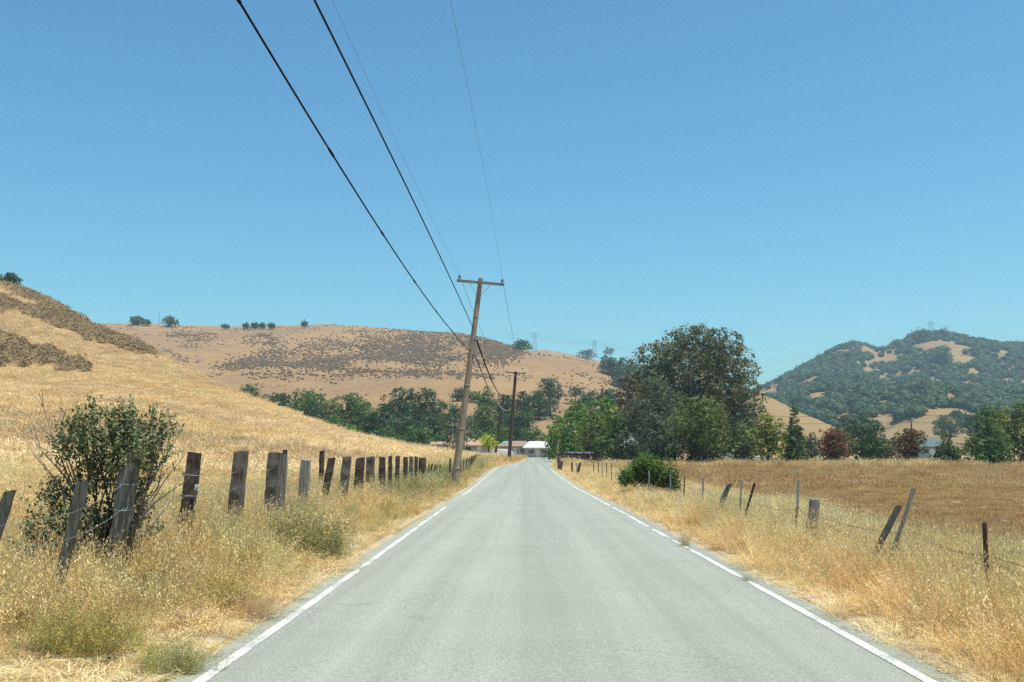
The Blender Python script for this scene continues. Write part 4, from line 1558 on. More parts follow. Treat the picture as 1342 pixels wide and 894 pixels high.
# ------------------------------------------------------------------ the leafy shrub by the left fence
def leafy_shrub(name, lobes, Y, label, kind, leaf, nsprig, per, rng, stems, bare=(), depth=.5, bark=M_BARK, base=None):
    bx, by_ = base
    root0 = P(bx, by_, Y)
    gz = float(ground_z(np.array([root0[0]]), np.array([Y]))[0])
    root = empty(name, (root0[0], Y, gz), label, 'shrub')
    O = np.array([root0[0], Y, gz])
    L = []
    for (px, py, r_, wgt) in lobes:
        c = P(px, py, Y) - O
        L.append((c[0], rng.uniform(-.2, .2) * depth, c[2], r_ / F * Y, wgt))
    L = np.array(L)
    k = rng.choice(len(L), nsprig * 2, p=L[:, 4] / L[:, 4].sum())
    d = rng.normal(size=(nsprig * 2, 3))
    d /= np.linalg.norm(d, axis=1, keepdims=True)
    c = L[k, :3] + d * (L[k, 3] * rng.rand(nsprig * 2) ** .4)[:, None] * rng.uniform(.8, 1.15, (nsprig * 2, 1))
    g_ = L[:, 3].mean() * .5
    hv = vnoise(c[:, 0] / g_ + 7, c[:, 2] / g_ + c[:, 1] / g_ * .6, 19) + rng.normal(size=nsprig * 2) * .3
    sel = np.argsort(-hv)[:nsprig]
    k, d, c = k[sel], d[sel], c[sel]
    up = d * .6 + np.array([0, 0, .75]) + rng.normal(size=(nsprig, 3)) * .3
    up /= np.linalg.norm(up, axis=1, keepdims=True)
    t = np.linspace(0, 1, per)[None, :, None]
    slen = leaf * per * .32
    cc = c[:, None] + up[:, None] * t * slen + rng.normal(size=(nsprig, per, 3)) * leaf * .28
    N = rng.normal(size=(nsprig * per, 3)) * .7 + np.repeat(d, per, 0) * .5 + np.array([0, 0, .4])
    rv = np.clip(.5 + rng.normal(size=(nsprig, 1)) * .18 + rng.normal(size=(nsprig, per)) * .18, 0, 1).ravel()
    V, Fc, rvv = leaves(cc.reshape(-1, 3), N, leaf, rng, aspect=.42, rv=rv)
    fast_mesh('foliage', V, Fc, LM[kind], root, attrs={'rv': rvv})
    mb = MB()
    for i in range(stems):
        j = rng.randint(len(L))
        e = Vector(L[j, :3]) + Vector(rng.normal(size=3) * L[j, 3] * .5)
        b0 = Vector((rng.uniform(-.12, .12), rng.uniform(-.1, .1), -.05))
        m_ = b0.lerp(e, .5) + Vector(rng.normal(size=3) * .13)
        mb.tube([b0, m_, e], [.016, .010, .004], 5)
        for q in range(3):
            e2 = e + Vector(rng.normal(size=3) * L[j, 3] * .6)
            mb.tube([m_.lerp(e, rng.uniform(.2, .9)), e2], [.006, .002], 4)
    # fine twigs carrying the sprigs
    for i in range(0, nsprig, 3):
        a = Vector(c[i])
        mb.tube([a - Vector(up[i]) * slen * .6, a + Vector(up[i]) * slen], [.003, .0015], 3, cap=False)
    mb.build('stem', bark, root)
    if bare:
        mb = MB()
        for pts in bare:
            pp = [Vector(P(px, py, Y) - O) + Vector((0, rng.uniform(-.05, .05), 0)) for px, py in pts]
            nseg = len(pp)
            rad = np.linspace(.011, .0025, nseg)
            mb.tube(pp, list(rad), 5)
            for q in range(5):
                i = rng.randint(1, nseg)
                a = pp[i - 1].lerp(pp[i], rng.rand())
                dr_ = (pp[-1] - pp[0]).normalized()
                e = a + (dr_ + Vector((rng.normal() * .6, rng.normal() * .4, rng.rand() * .5))) * rng.uniform(.1, .28)
                mb.tube([a, a.lerp(e, .5) + Vector((0, 0, .01)), e], [.004, .003, .0015], 4)
        mb.build('bare_twigs', M_TWIG, root)
    return root


M_TWIG = noise_mat('grey_twig', (.16, .12, .10), (.30, .24, .20), 20., .85)
LM['shrub'] = leaf_mat('leaves_shrub', [(.045, .062, .030), (.11, .145, .065), (.20, .24, .11), (.30, .27, .12)], trans=.25)
rg = np.random.RandomState(44)
leafy_shrub('toyon_shrub', [(150, 585, 34, 5), (120, 570, 24, 2.2), (122, 545, 9, .5), (95, 590, 20, 1.2), (185, 590, 26, 2.4), (205, 568, 17, 1), (212, 600, 16, 1), (170, 560, 18, 1.2), (150, 615, 34, 3),
                             (120, 630, 22, 1.5), (170, 650, 24, 1.2), (80, 655, 24, 1.5), (66, 690, 24, 1.5), (100, 690, 26, 1.6), (55, 715, 18, 1), (140, 690, 28, 2.2), (165, 700, 26, 1.8), (130, 720, 26, 1.6), (190, 620, 18, .8)],
            10.0, 'tall leafy green shrub growing among the first left fence posts, with bare twigs', 'shrub', .050, 780, 12, rg, 26,
            bare=([(120, 690), (85, 640), (50, 600), (28, 570)], [(120, 690), (95, 635), (70, 580), (57, 540), (53, 515)], [(125, 680), (90, 632), (55, 590), (42, 560)], [(110, 660), (92, 600), (85, 560), (80, 545)],
                  [(165, 715), (185, 670), (205, 640), (214, 600), (202, 560)], [(165, 715), (195, 665), (222, 620), (238, 600)], [(160, 720), (200, 690), (230, 650)], [(170, 700), (200, 660), (230, 640), (245, 632)], [(198, 610), (200, 575), (196, 545)]),
            base=(140, 735), depth=.95)
rg = np.random.RandomState(45)
LM['coyote'] = leaf_mat('leaves_coyote', [(.035, .066, .014), (.085, .155, .030), (.16, .26, .055)], trans=.25)
leafy_shrub('coyote_bush', [(850, 622, 22, 5), (832, 624, 14, 2), (870, 622, 16, 2), (845, 612, 12, 1.3), (860, 636, 16, 2), (880, 634, 10, .8), (820, 628, 9, .8), (876, 645, 12, 1)], 39., 'dense bright green bush on the right verge by the field fence',
            'coyote', .10, 1700, 7, rg, 12, depth=1.6, base=(852, 652))

# ------------------------------------------------------------------ fences
M_TIE = noise_mat('creosote_tie', (.018, .011, .008), (.075, .045, .032), 9., .9, (3, 3, .35), bump=.8, c3=(.10, .07, .055), s3=5.)
M_TIEG = noise_mat('weathered_tie', (.028, .020, .014), (.13, .095, .07), 10., .9, (3, 3, .3), bump=.8, c3=(.17, .14, .11), s3=4.)
M_GREYW = noise_mat('silver_wood', (.10, .088, .072), (.29, .255, .21), 10., .9, (4, 4, .3), bump=.8)
M_GREYB = noise_mat('dark_grey_wood', (.045, .042, .036), (.15, .135, .112), 10., .9, (4, 4, .3), bump=.8)
M_RUST = noise_mat('rusty_steel', (.035, .018, .014), (.10, .045, .035), 25., .8, bump=.2)
M_PWHITE = noise_mat('pale_steel', (.16, .17, .17), (.33, .34, .33), 25., .7)
M_WIRE = noise_mat('galvanised_wire', (.22, .22, .21), (.42, .42, .41), 60., .5, metal=.6)
M_WIRED = noise_mat('rusty_wire', (.06, .04, .03), (.16, .11, .08), 60., .7)


def post(x0, ytop, wpx, Y, lean, mat, label, depth=.9, name='fence_post', group='posts of the left fence', rough=.005, rz=None, ztop_j=.03, round_=False, extra=None, leany=0.):
    """top centre at pixel (x0, ytop); lean: sideways run per metre of height"""
    rg = np.random.RandomState(int(x0 * 7 + Y))
    t = P(x0, ytop, Y)
    wd = wpx / F * Y / (1 + .8 * abs(t[0] / t[1]) * depth)
    gz = float(ground_z(np.array([t[0] - lean * 1.2]), np.array([float(Y)]))[0])
    H = t[2] - gz + .35
    nseg = 9
    n = 12
    vs_, fs = [], []
    dp = wd * depth
    for i in range(nseg + 1):
        k = i / nseg
        z = -.35 + H * k
        off = lean * (H * k - H)
        offy = leany * (H * k - H)
        for j in range(n):
            a = 2 * math.pi * (j + .5) / n
            if round_:
                cx, cy = math.cos(a), math.sin(a)
            else:
                ca, sa = math.cos(a), math.sin(a)
                q = 1 / max(abs(ca), abs(sa)) ** .86
                cx, cy = ca * q * .96, sa * q * .96
            jj = rg.normal() * rough
            zz = z
            if i == nseg:
                zz += (.7 * math.sin(a * 1.0 + x0) + .4 * rg.uniform(-1, 1)) * ztop_j * .6
            sc_ = (1 - .04 * k) * (1 + .012 * math.sin(k * 9 + j))
            if i == nseg:
                sc_ *= .97
            vs_.append((off + cx * wd / 2 * sc_ + jj, offy + cy * dp / 2 * sc_ + jj * .6, zz))
    for i in range(nseg):
        for j in range(n):
            k2 = (j + 1) % n
            fs.append((i * n + j, i * n + k2, (i + 1) * n + k2, (i + 1) * n + j))
    c = len(vs_)
    vs_.append((0, 0, -.35 + H - ztop_j * .7))
    for j in range(n):
        fs.append((nseg * n + j, nseg * n + (j + 1) % n, c))
    mb = MB().add(vs_, fs)
    root = mb.build(name, mat, loc=(t[0], Y, gz))
    root.rotation_euler = (0, 0, rg.uniform(-.1, .1) if rz is None else rz)
    tag(root, label, 'fence post', group)
    return root, t, gz, wd


LFP = []  # for the wires


def addpost(*a, **k):
    r_ = post(*a, **k)
    LFP.append(r_[1])
    return r_


addpost(14, 643, 20, 8.0, .30, M_GREYB, 'dark grey leaning post cut by the left edge of the photo')
addpost(110, 632, 18, 9.1, .20, M_GREYB, 'narrow grey post leaning in front of the leafy shrub')
p3, t3, g3, w3 = addpost(173, 598, 25, 9.9, .12, M_GREYW, 'thick split silver grey post inside the leafy shrub', rough=.007, ztop_j=.10)
mb = MB()
mb.tube([(-.13, .02, .55), (-.125, -.02, .9), (-.11, 0, 1.28)], [.03, .035, .022], 6)
mb.build('split_strip', M_GREYW, p3)
p4, t4, g4, w4 = addpost(256, 593, 22, 12.2, .10, M_TIE, 'almost black post with a small white tag', rz=.12)
mb = MB().box((.055, -.105, t4[2] - g4 - .42), (.05, .006, .07))
tg = mb.build('tag_plate', plain('tag_white', (.62, .60, .56)), p4)
mb = MB().tube([(.055, -.112, t4[2] - g4 - .43), (.055, -.108, t4[2] - g4 - .43)], .011, 8)
mb.build('tag_hole', plain('hole_dark', (.05, .03, .02)), tg)
addpost(316, 592, 23, 14.3, .07, M_TIEG, 'thick brown grey tie post right of the tagged post')
addpost(361, 594, 21, 16.2, .06, M_TIEG, 'weathered tie post with a thin grey stake behind it')
addpost(373, 597, 9, 16.6, .03, M_GREYW, 'thin grey stake touching the weathered tie post')
post(374, 590, 7, 24., .03, M_TIE, 'small dark post standing in the meadow behind the weathered tie', group='two lone posts in the left meadow')
addpost(401, 603, 15, 18.6, .06, M_GREYW, 'short pale grey post, lowest of the near left row')
post(422, 591, 8, 24., 0., M_TIE, 'round topped black post standing in the meadow behind the row', group='two lone posts in the left meadow', round_=True)
addpost(435, 600, 11, 21.0, .17, M_TIE, 'dark narrow post leaning right after the short pale one')
addpost(455, 599, 14, 22.6, .10, M_TIEG, 'squat brown tie post, second after the short pale one')
addpost(472.5, 600, 13, 24.4, .05, M_TIE, 'dark tie post left of the post with a pale right side')
addpost(486, 599, 12, 26.0, .03, M_TIEG, 'brown tie post with a pale right side')
addpost(501, 599, 10, 28.2, .0, M_TIE, 'dark square post midway along the left row')
addpost(511.5, 598, 6, 30.4, 0., M_TIE, 'thin dark post after the dark square one')
addpost(521.5, 598, 6.5, 32.6, .03, M_TIE, 'thin black post standing clear with gaps on both sides')
addpost(531.5, 599, 6.5, 34.6, .0, M_TIE, 'thin dark post left of the close pair')
addpost(539, 598.5, 6, 36.4, 0., M_TIEG, 'brown member of the close pair of posts')
addpost(545.5, 598.5, 5, 38., .0, M_TIE, 'darker member of the close pair of posts')
addpost(553.5, 600, 11, 40., .0, M_TIE, 'wide round shouldered stump ending the near left row', round_=True)
FG = 'small far posts of the left fence'
for i, (px, py, wpx, Y, ln) in enumerate(((563, 609, 1.8, 44, .25), (566.5, 608, 2.4, 45.5, .2), (570.5, 608.5, 1.8, 47, .15), (573.5, 609, 1.8, 48.5, .2), (577, 609, 1.5, 50, .1))):
    addpost(px, py, wpx, Y, ln, M_TIE, 'short thin stake between the wide stump and the leaning utility pole', group='thin stakes before the utility pole')
post(590, 601, 3.0, 52, 0., M_TIE, 'black knob topped stub just left of the utility pole foot', group=FG, round_=True)
for i, (px, py, wpx, Y, ln) in enumerate(((604, 604, 1.6, 60, .0), (608, 603.5, 1.4, 62, .1), (612, 601, 1.5, 66, .05), (615, 600, 1.3, 70, .05), (618.5, 598, 2.2, 74, .15), (621.5, 596.5, 1.5, 78, .3), (624.5, 595, 1.8, 82, .35))):
    post(px, py, wpx, Y, ln, M_TIE, 'tiny dark picket in the far bunch right of the utility pole foot', group='far pickets beyond the utility pole')
for px, py, Y in ((591, 612, 56), (597, 608, 58)):
    pass

# wires of the left fence: strands stapled to the posts
def wire(name, pts, rad, mat, label, group, barbs=0, sag=.03, cat='wire'):
    full = []
    for a, b in zip(pts[:-1], pts[1:]):
        a, b = np.array(a), np.array(b)
        m = max(3, int(np.linalg.norm(b - a) / .35))
        for k in range(m):
            t = k / m
            p = a + (b - a) * t
            p[2] -= sag * 4 * t * (1 - t) + random.uniform(-.004, .004)
            full.append(p)
    full.append(np.array(pts[-1]))
    mb = MB().tube(full, rad, 4)
    if barbs:
        for p, q in zip(full[:-1], full[1:]):
            if q[1] < 20:
                for t in (.25, .75):
                    c = Vector(p).lerp(Vector(q), t)
                    for _ in range(2):
                        v = Vector((random.uniform(-1, 1), random.uniform(-1, 1), random.uniform(-1, 1))).normalized() * .018
                        mb.tube([c - v, c + v], rad * .7, 3)
    return tag(mb.build(name, mat), label, cat, group)


G = 'strands of the left fence'
lp = sorted(LFP, key=lambda t: t[1])
st = P(-40, 690, 7.3)
for dz, lb, nn in ((-.27, 'upper barbed wire strand of the left fence', 16), (-.50, 'lower barbed wire strand of the left fence', 14)):
    pts = [np.array([st[0], st[1], 1.27 + dz])] + [np.array([t[0] + .0, t[1] - .16, min(t[2], 1.58) + dz + random.uniform(-.02, .02)]) for t in lp[:nn + 4] if not (372 < proj(t)[0] < 376)]
    wire('barbed_wire', pts, .0024, M_WIRE, lb, G, barbs=1, sag=.03)

# loops of wire round near posts
for (o_, t_, w_) in ((p3, t3, .13), (p4, t4, .11)):
    for q, dz in enumerate((.27, .52)):
        mb = MB()
        zt = t_[2] - float(o_.location.z) - dz
        lean = .16 if o_ is p3 else .10
        mb.tube([(-lean * dz + (w_ + .004) * math.cos(a), (w_) * math.sin(a), zt + .01 * math.sin(a * 2)) for a in np.linspace(0, 6.283, 17)], .004, 4)
        mb.build('wire_loop', M_WIRE, o_)

# right fence
GRt = 'posts of the right fence'


def tpost(px, py, wpx, Y, lean, mat, label, white=0., ybase=None):
    t = P(px, py, Y)
    gz = float(ground_z(np.array([t[0]]), np.array([float(Y)]))[0])
    H = t[2] - gz
    wd = wpx / F * Y * .85
    root = empty('steel_post', (t[0] - lean * H, Y, gz), label, 'fence post', GRt)
    h0 = H * (1 - white)
    mb = MB()
    ang = math.atan(lean)

    def sec(z0, z1, mbx):
        # T section: flange facing the road and a stem behind it
        for (cx, cy, dx, dy) in ((0, 0, wd, wd * .16), (0, wd * .45, wd * .16, wd * .75)):
            vs_ = []
            for z in (z0, z1):
                for sx, sy in ((-.5, -.5), (.5, -.5), (.5, .5), (-.5, .5)):
                    vs_.append((cx + sx * dx + lean * z, cy + sy * dy, z))
            mbx.add(vs_, [(3, 2, 1, 0), (4, 5, 6, 7), (0, 1, 5, 4), (1, 2, 6, 5), (2, 3, 7, 6), (3, 0, 4, 7)])
        return mbx
    sec(-.3, h0, mb)
    for z in np.arange(.15, h0 - .03, .055):
        mb.box((lean * z, -wd * .14, z), (wd * .35, wd * .14, .018))
    mb.build('post_body', mat, root)
    if white:
        sec(h0, H, MB()).build('white_tip', M_PWHITE, root)
    return root, t


RF = []
for args in ((1290, 685, 7, 9.6, 0., M_RUST, 'dark rusty steel post nearest the camera on the right'),):
    RF.append(tpost(*args)[1])
RF.append(post(1198, 641, 6, 12.3, .38, M_GREYW, 'long thin silver stake leaning right over a short plank', group=GRt, name='fence_stake')[1])
post(1178, 664, 11, 12.5, .55, M_GREYB, 'short grey plank post leaning against the long thin stake', group=GRt, name='fence_stake', depth=.5)
RF.append(post(1068, 654, 15, 15.9, .16, M_GREYW, 'short thick pale grey stump among the right hand grass', group=GRt, name='fence_post', ztop_j=.04)[1])
RF.append(tpost(1046.5, 629, 4.2, 17.4, .08, M_RUST, 'slim steel post with white tip left of the pale stump', white=.35)[1])
RF.append(tpost(989, 633, 4.0, 20.0, .32, M_RUST, 'dark steel post leaning right with no white tip')[1])
RF.append(tpost(972, 629, 2.8, 21.6, .08, M_RUST, 'thin steel post with white tip between two leaning posts', white=.35)[1])
post(956, 634, 8, 22.6, .45, M_GREYB, 'grey wooden post leaning sharply right toward the thin steel post', group=GRt, name='fence_post')
RF.append(tpost(921.5, 626, 3.2, 26., .05, M_RUST, 'thin white tipped steel post right of the green bush', white=.4)[1])
RF.append(tpost(897, 625, 2., 30., .05, M_RUST, 'short dark steel post beside the green bush')[1])
RF.append(tpost(878.5, 622, 2., 33., 0., M_PWHITE, 'all pale steel post in front of the green bush, right side')[1])
RF.append(tpost(850.5, 617, 2., 37.3, 0., M_PWHITE, 'all pale steel post in front of the green bush, middle')[1])
GP = 'thin grey stakes left of the green bush'
for px, py, Y in ((801, 606, 52), (795, 607, 56), (789, 606, 60), (784, 605.5, 64), (778, 606, 68)):
    o_, t_ = tpost(px, py, 1.2, Y, 0., M_GREYB if px % 2 else M_RUST, 'thin faint stake in the row left of the green bush')
    o_['group'] = GP
    RF.append(t_)
post(760.5, 606.5, 3.6, 72, .25, M_TIE, 'dark tie stump leaning right near the road bend', group='dark stumps near the road bend')
post(756, 606.5, 1.2, 74, 0., M_GREYW, 'slim pale stake between the two dark stumps near the bend', group='dark stumps near the road bend')
post(749.5, 606, 2.5, 77, 0., M_TIE, 'dark upright tie stump near the road bend', group='dark stumps near the road bend')
post(736.5, 604, 2.6, 88, .1, M_TIE, 'rightmost of the brown stump cluster at the bend', group='dark stumps near the road bend')
post(733, 600, 4, 90, .0, M_TIEG, 'tall brown grey stump in the cluster at the bend', group='dark stumps near the road bend', ztop_j=.15)
post(731, 602, 2.4, 92, -.1, M_TIE, 'leftmost of the brown stump cluster at the bend', group='dark stumps near the road bend')
e0 = P(1500, 712, 8.2)
rp = [e0 + np.array([0, 0, 0.])] + sorted(RF, key=lambda t: t[1])
for dz, mat, rad, lb in ((.10, M_WIRE, .0026, 'pale upper wire of the right fence'), (-.30, M_WIRED, .003, 'dark sagging lower wire of the right fence')):
    pts = [np.array([t[0], t[1] - .03, .92 + dz + random.uniform(-.04, .04) - .0015 * t[1]]) for t in rp]
    wire('fence_wire', pts, rad, mat, lb, 'strands of the right fence', barbs=dz < 0, sag=.07)
pts = [np.array([t[0], t[1] - .03, .50 + random.uniform(-.1, .1)]) for t in rp[:5]]
wire('fence_wire', pts, .003, M_WIRED, 'loose tangled wire low on the right fence near the steel post', 'strands of the right fence', barbs=1, sag=.12)

# field-end fence posts behind the tall straw
GE = 'posts at the far end of the field'
for px, py, wpx, mat, lb in ((1011.5, 598, 2.6, M_GREYB, 'grey post beside the pale board at the far end of the field'), (1021, 607, 2.6, M_TIE, 'reddish short stump right of the pale board'),
                             (1031.5, 603, 3.2, M_TIE, 'thick black post left of the first glossy young tree'), (1058, 602, 1.6, M_GREYB, 'slim post right of the first glossy young tree'),
                             (1086, 601, 1.4, M_GREYB, 'slim post behind the red tree'), (1214, 605, 1.8, M_TIE, 'small reddish post right of the rusty tree'), (1323, 607, 3.6, M_TIE, 'stout reddish post at the far right of the field'),
                             (1150, 603, 1.4, M_GREYB, 'slim post behind the middle glossy tree'), (1337, 604, 1.4, M_GREYB, 'slim post at the right edge beyond the stout one')):
    post(px, py, wpx, 128.5, 0., mat, lb, group=GE, rough=.004)
mb = MB()
for z in (.55, .95):
    a, b = P(1011, 600, 128.5), P(1350, 600, 128.5)
    pts = []
    for k in range(30):
        p = a + (b - a) * k / 29
        pts.append((p[0], 128.5, float(ground_z(np.array([p[0]]), np.array([128.5]))[0]) + z + .02 * math.sin(k)))
    mb.tube(pts, .018, 4)
tag(mb.build('fence_rail', M_GREYB), 'thin double rail fence behind the straw at the far end of the field', 'fence')


# ------------------------------------------------------------------ utility poles and wires
M_POLE = noise_mat('weathered_pole', (.17, .12, .08), (.36, .27, .19), 5., .85, (4, 4, .15), bump=.5)
M_POLED = noise_mat('dark_pole', (.035, .026, .02), (.085, .06, .045), 5., .85, (4, 4, .2), bump=.4)
M_INS = plain('insulator_glass', (.10, .16, .17), .25)
M_ARM = noise_mat('crossarm_wood', (.10, .09, .075), (.27, .25, .22), 8., .85, (.3, 4, 4), bump=.4)
M_STEEL = plain('galvanised_steel', (.30, .31, .32), .5, .6)
M_CABLE = plain('black_cable', (.009, .009, .01), 1., 0, .1)
M_THIN = plain('thin_conductor', (.16, .20, .22), .5)


def upole(basepx, toppx, armL, armR, Y, wb, wt_, mat, label, name='utility_pole', braces=True, depth_=0.):
    b = P(basepx[0], basepx[1], Y)
    t = P(toppx[0], toppx[1], Y)
    gz = float(ground_z(np.array([b[0]]), np.array([float(Y)]))[0])
    dirx = (t[0] - b[0]) / (t[2] - b[2])
    foot = np.array([b[0] - dirx * (b[2] - gz + .3), Y, gz - .3])
    root = empty(name, (b[0] - dirx * (b[2] - gz), Y, gz), label, 'utility pole', 'utility poles along the road')
    O = np.array(root.location)
    r0, r1 = wb / F * Y / 2, wt_ / F * Y / 2
    mb = MB()
    nn = 12
    mb.tube([foot - O + (t - foot) * k for k in np.linspace(0, 1, nn)], list(np.linspace(r0, r1, nn)), 12)
    mb.build('pole_shaft', mat, root, smooth=False)
    if armL:
        a1, a2 = P(*armL, Y) - O, P(*armR, Y) - O
        a1[1] -= r1 * 1.6
        a2[1] -= r1 * 1.6
        L = np.linalg.norm(a2 - a1)
        c = (a1 + a2) / 2
        ang = -math.atan2(a2[2] - a1[2], a2[0] - a1[0])
        MB().box(c, (L, .10, .125), ry=ang).build('crossarm', M_ARM if mat is M_POLE else mat, root)
        d = (a2 - a1) / L
        up_ = np.array([-d[2], 0, d[0]])
        ins = []
        for k in (.05, .95):
            p = a1 + d * L * k + up_ * .06
            mb = MB()
            mb.tube([p, p + up_ * .07], .015, 6)
            mb.tube([p + up_ * .07, p + up_ * .10, p + up_ * .13, p + up_ * .17, p + up_ * .20, p + up_ * .23], [.075, .085, .05, .07, .055, .02], 10)
            mb.build('insulator', M_INS, root, smooth=True)
            ins.append(p + up_ * .22 + O)
        if braces:
            pc = t - O + (foot - t) / np.linalg.norm(foot - t) * 1.0
            pc[1] -= r1 * 1.3
            for k in (.27, .73):
                p = a1 + d * L * k - up_ * .05
                p[1] -= .052
                MB().tube([p, pc], .014, 4).build('brace', M_STEEL, root)
        return root, O, ins, t, foot
    return root, O, [], t, foot


pA = upole((598.5, 612), (630, 365), (599, 368.5), (661, 374), 48., 10., 6.2, M_POLE, 'tall brown wooden pole leaning right beside the left fence, nearest of the three')
rootA, OA, insA, topA, footA = pA
pB = upole((667, 603), (676, 487), (663.5, 488), (688.5, 490), 130., 5.2, 3.8, M_POLED, 'dark upright pole by the road bend, right of the two distant poles', braces=False)
pC = upole((650, 590), (660, 517), (652, 517.5), (668, 520), 172., 3.8, 2.6, M_POLED, 'smaller dark pole, left of the two distant poles', braces=False)
# hardware on pole A
for zf, lb in ((.715, 'cable_bracket'), (.645, 'cable_bracket')):
    p = footA + (topA - footA) * zf - OA
    mb = MB().box(p + np.array([.13, -.05, 0]), (.16, .18, .08)).tube([p + np.array([-.17, -.02, .02]), p + np.array([.24, -.1, -.02])], .02, 6)
    mb.build(lb, M_STEEL, rootA)
for zf in (.12, .3, .5, .82):
    p = footA + (topA - footA) * zf - OA
    rr_ = .21 - .09 * zf
    MB().tube([p + np.array([rr_ * math.cos(a), rr_ * math.sin(a), 0]) for a in np.linspace(0, 6.283, 15)], .012, 4).build('steel_band', M_STEEL, rootA)


def span(name, px_pts, x_at, end, rad, mat, label, group, lump=0.):
    """a wire through pixels, its side offset interpolated linearly: finds each depth"""
    (Ya, xa), (Yb, xb) = x_at
    pts = []
    for px, py in px_pts:
        d = ray(px, py)
        # x = xa + (Y-Ya)*m = d0*Y
        m = (xb - xa) / (Yb - Ya)
        Y = (xa - Ya * m) / (d[0] - m)
        pts.append(CAM + d * Y)
    pts = [p for p in pts]
    ys = np.array([p[1] for p in pts] + [end[1]])
    zs = np.array([p[2] for p in pts] + [end[2]])
    co = np.polyfit(ys, zs, 2, w=[1] * (len(ys) - 1) + [8])
    Y = np.linspace(-6, end[1], 90)
    X = xa + (Y - Ya) * (xb - xa) / (Yb - Ya)
    Z = np.polyval(co, Y)
    print(name, label[:20], 'fit', np.round(np.polyval(co, ys) - zs, 2), 'Y', np.round(ys, 1))
    pp = np.stack([X, Y, Z], -1)
    pp[-1] = end
    mb = MB().tube(pp, rad, 6)
    if lump:
        for k in range(2, 88, 9):
            mb.tube([pp[k], pp[k] + (pp[k + 1] - pp[k]) * .6], rad * 1.5, 6)
    return tag(mb.build(name, mat, smooth=True), label, 'cable', group)


GW = 'overhead lines on the utility poles'
eA = P(616.5, 460, 48.)
eB = P(620.5, 431, 48.)
eA[1] -= .12
eB[1] -= .12
span('overhead_cable', [(313, 0), (420, 180), (505, 310), (590, 432)], ((12.2, -3.62), (48, eA[0])), eA, .0165, M_CABLE, 'lower thick black cable running down left onto the leaning pole', GW, lump=1)
span('overhead_cable', [(411, 0), (465, 107), (520, 215), (580, 345)], ((14.8, -3.25), (48, eB[0])), eB, .0185, M_CABLE, 'upper thick black cable running down onto the leaning pole', GW)
span('overhead_line', [(433, 0), (520, 180), (580, 320)], ((17.5, -3.52), (48, insA[0][0])), insA[0], .0042, M_THIN, 'faint thin line from the left insulator of the leaning pole', GW)
span('overhead_line', [(590, 0), (628, 190), (648, 300)], ((17., -1.33), (48, insA[1][0])), insA[1], .0042, M_THIN, 'faint thin line from the right insulator of the leaning pole', GW)


def hang(name, a, b, sag, rad, mat, label, group=GW, n=24):
    a, b = np.array(a), np.array(b)
    pts = []
    for t in np.linspace(0, 1, n):
        p = a + (b - a) * t
        p[2] -= 4 * sag * t * (1 - t)
        pts.append(p)
    return tag(MB().tube(pts, rad, 5).build(name, mat), label, 'cable', group)


topB, topC = pB[3], pC[3]
hang('overhead_cable', P(622, 438, 48.), P(659, 517, 172), 1.0, .05, M_CABLE, 'black cable from the leaning pole down to the smaller distant pole')
hang('overhead_cable', P(620, 457, 48.), P(656, 530, 172), .9, .03, M_CABLE, 'thinner cable below it from the leaning pole to the smaller distant pole')
hang('overhead_line', insA[1], pB[2][1], 1.2, .012, M_THIN, 'thin line from the leaning pole to the dark upright pole, right side')
hang('overhead_line', insA[0], pB[2][0], 1.2, .012, M_THIN, 'thin line from the leaning pole to the dark upright pole, left side')
hang('drop_cable', P(652, 527, 169), P(676, 530, 130), 1.1, .05, plain('grey_cable', (.35, .36, .38)), 'pale loop of cable sagging between the two distant poles')

# ------------------------------------------------------------------ houses, fences and vehicles at the bend
def mat_wall(nm_, c):
    return noise_mat(nm_, tuple(v * .8 for v in c), c, 1.5, .85, bump=.1)


M_GLASS = plain('window_glass', (.03, .04, .05), .15, 0, .6)
M_TRIM = plain('white_trim', (.7, .7, .68), .6)
M_ROOFT = noise_mat('tan_roof', (.30, .19, .13), (.40, .27, .19), 3., .9, bump=.3)
M_ROOFB = noise_mat('brown_roof', (.20, .14, .10), (.30, .21, .16), 3., .9, bump=.3)
M_ROOFW = noise_mat('white_roof', (.42, .42, .41), (.55, .55, .53), 2., .5)
M_ROOFG = noise_mat('grey_roof', (.11, .12, .13), (.18, .19, .21), 3., .8, bump=.2)
M_ROOFT2 = noise_mat('teal_roof', (.07, .10, .095), (.11, .145, .135), 3., .8, bump=.2)


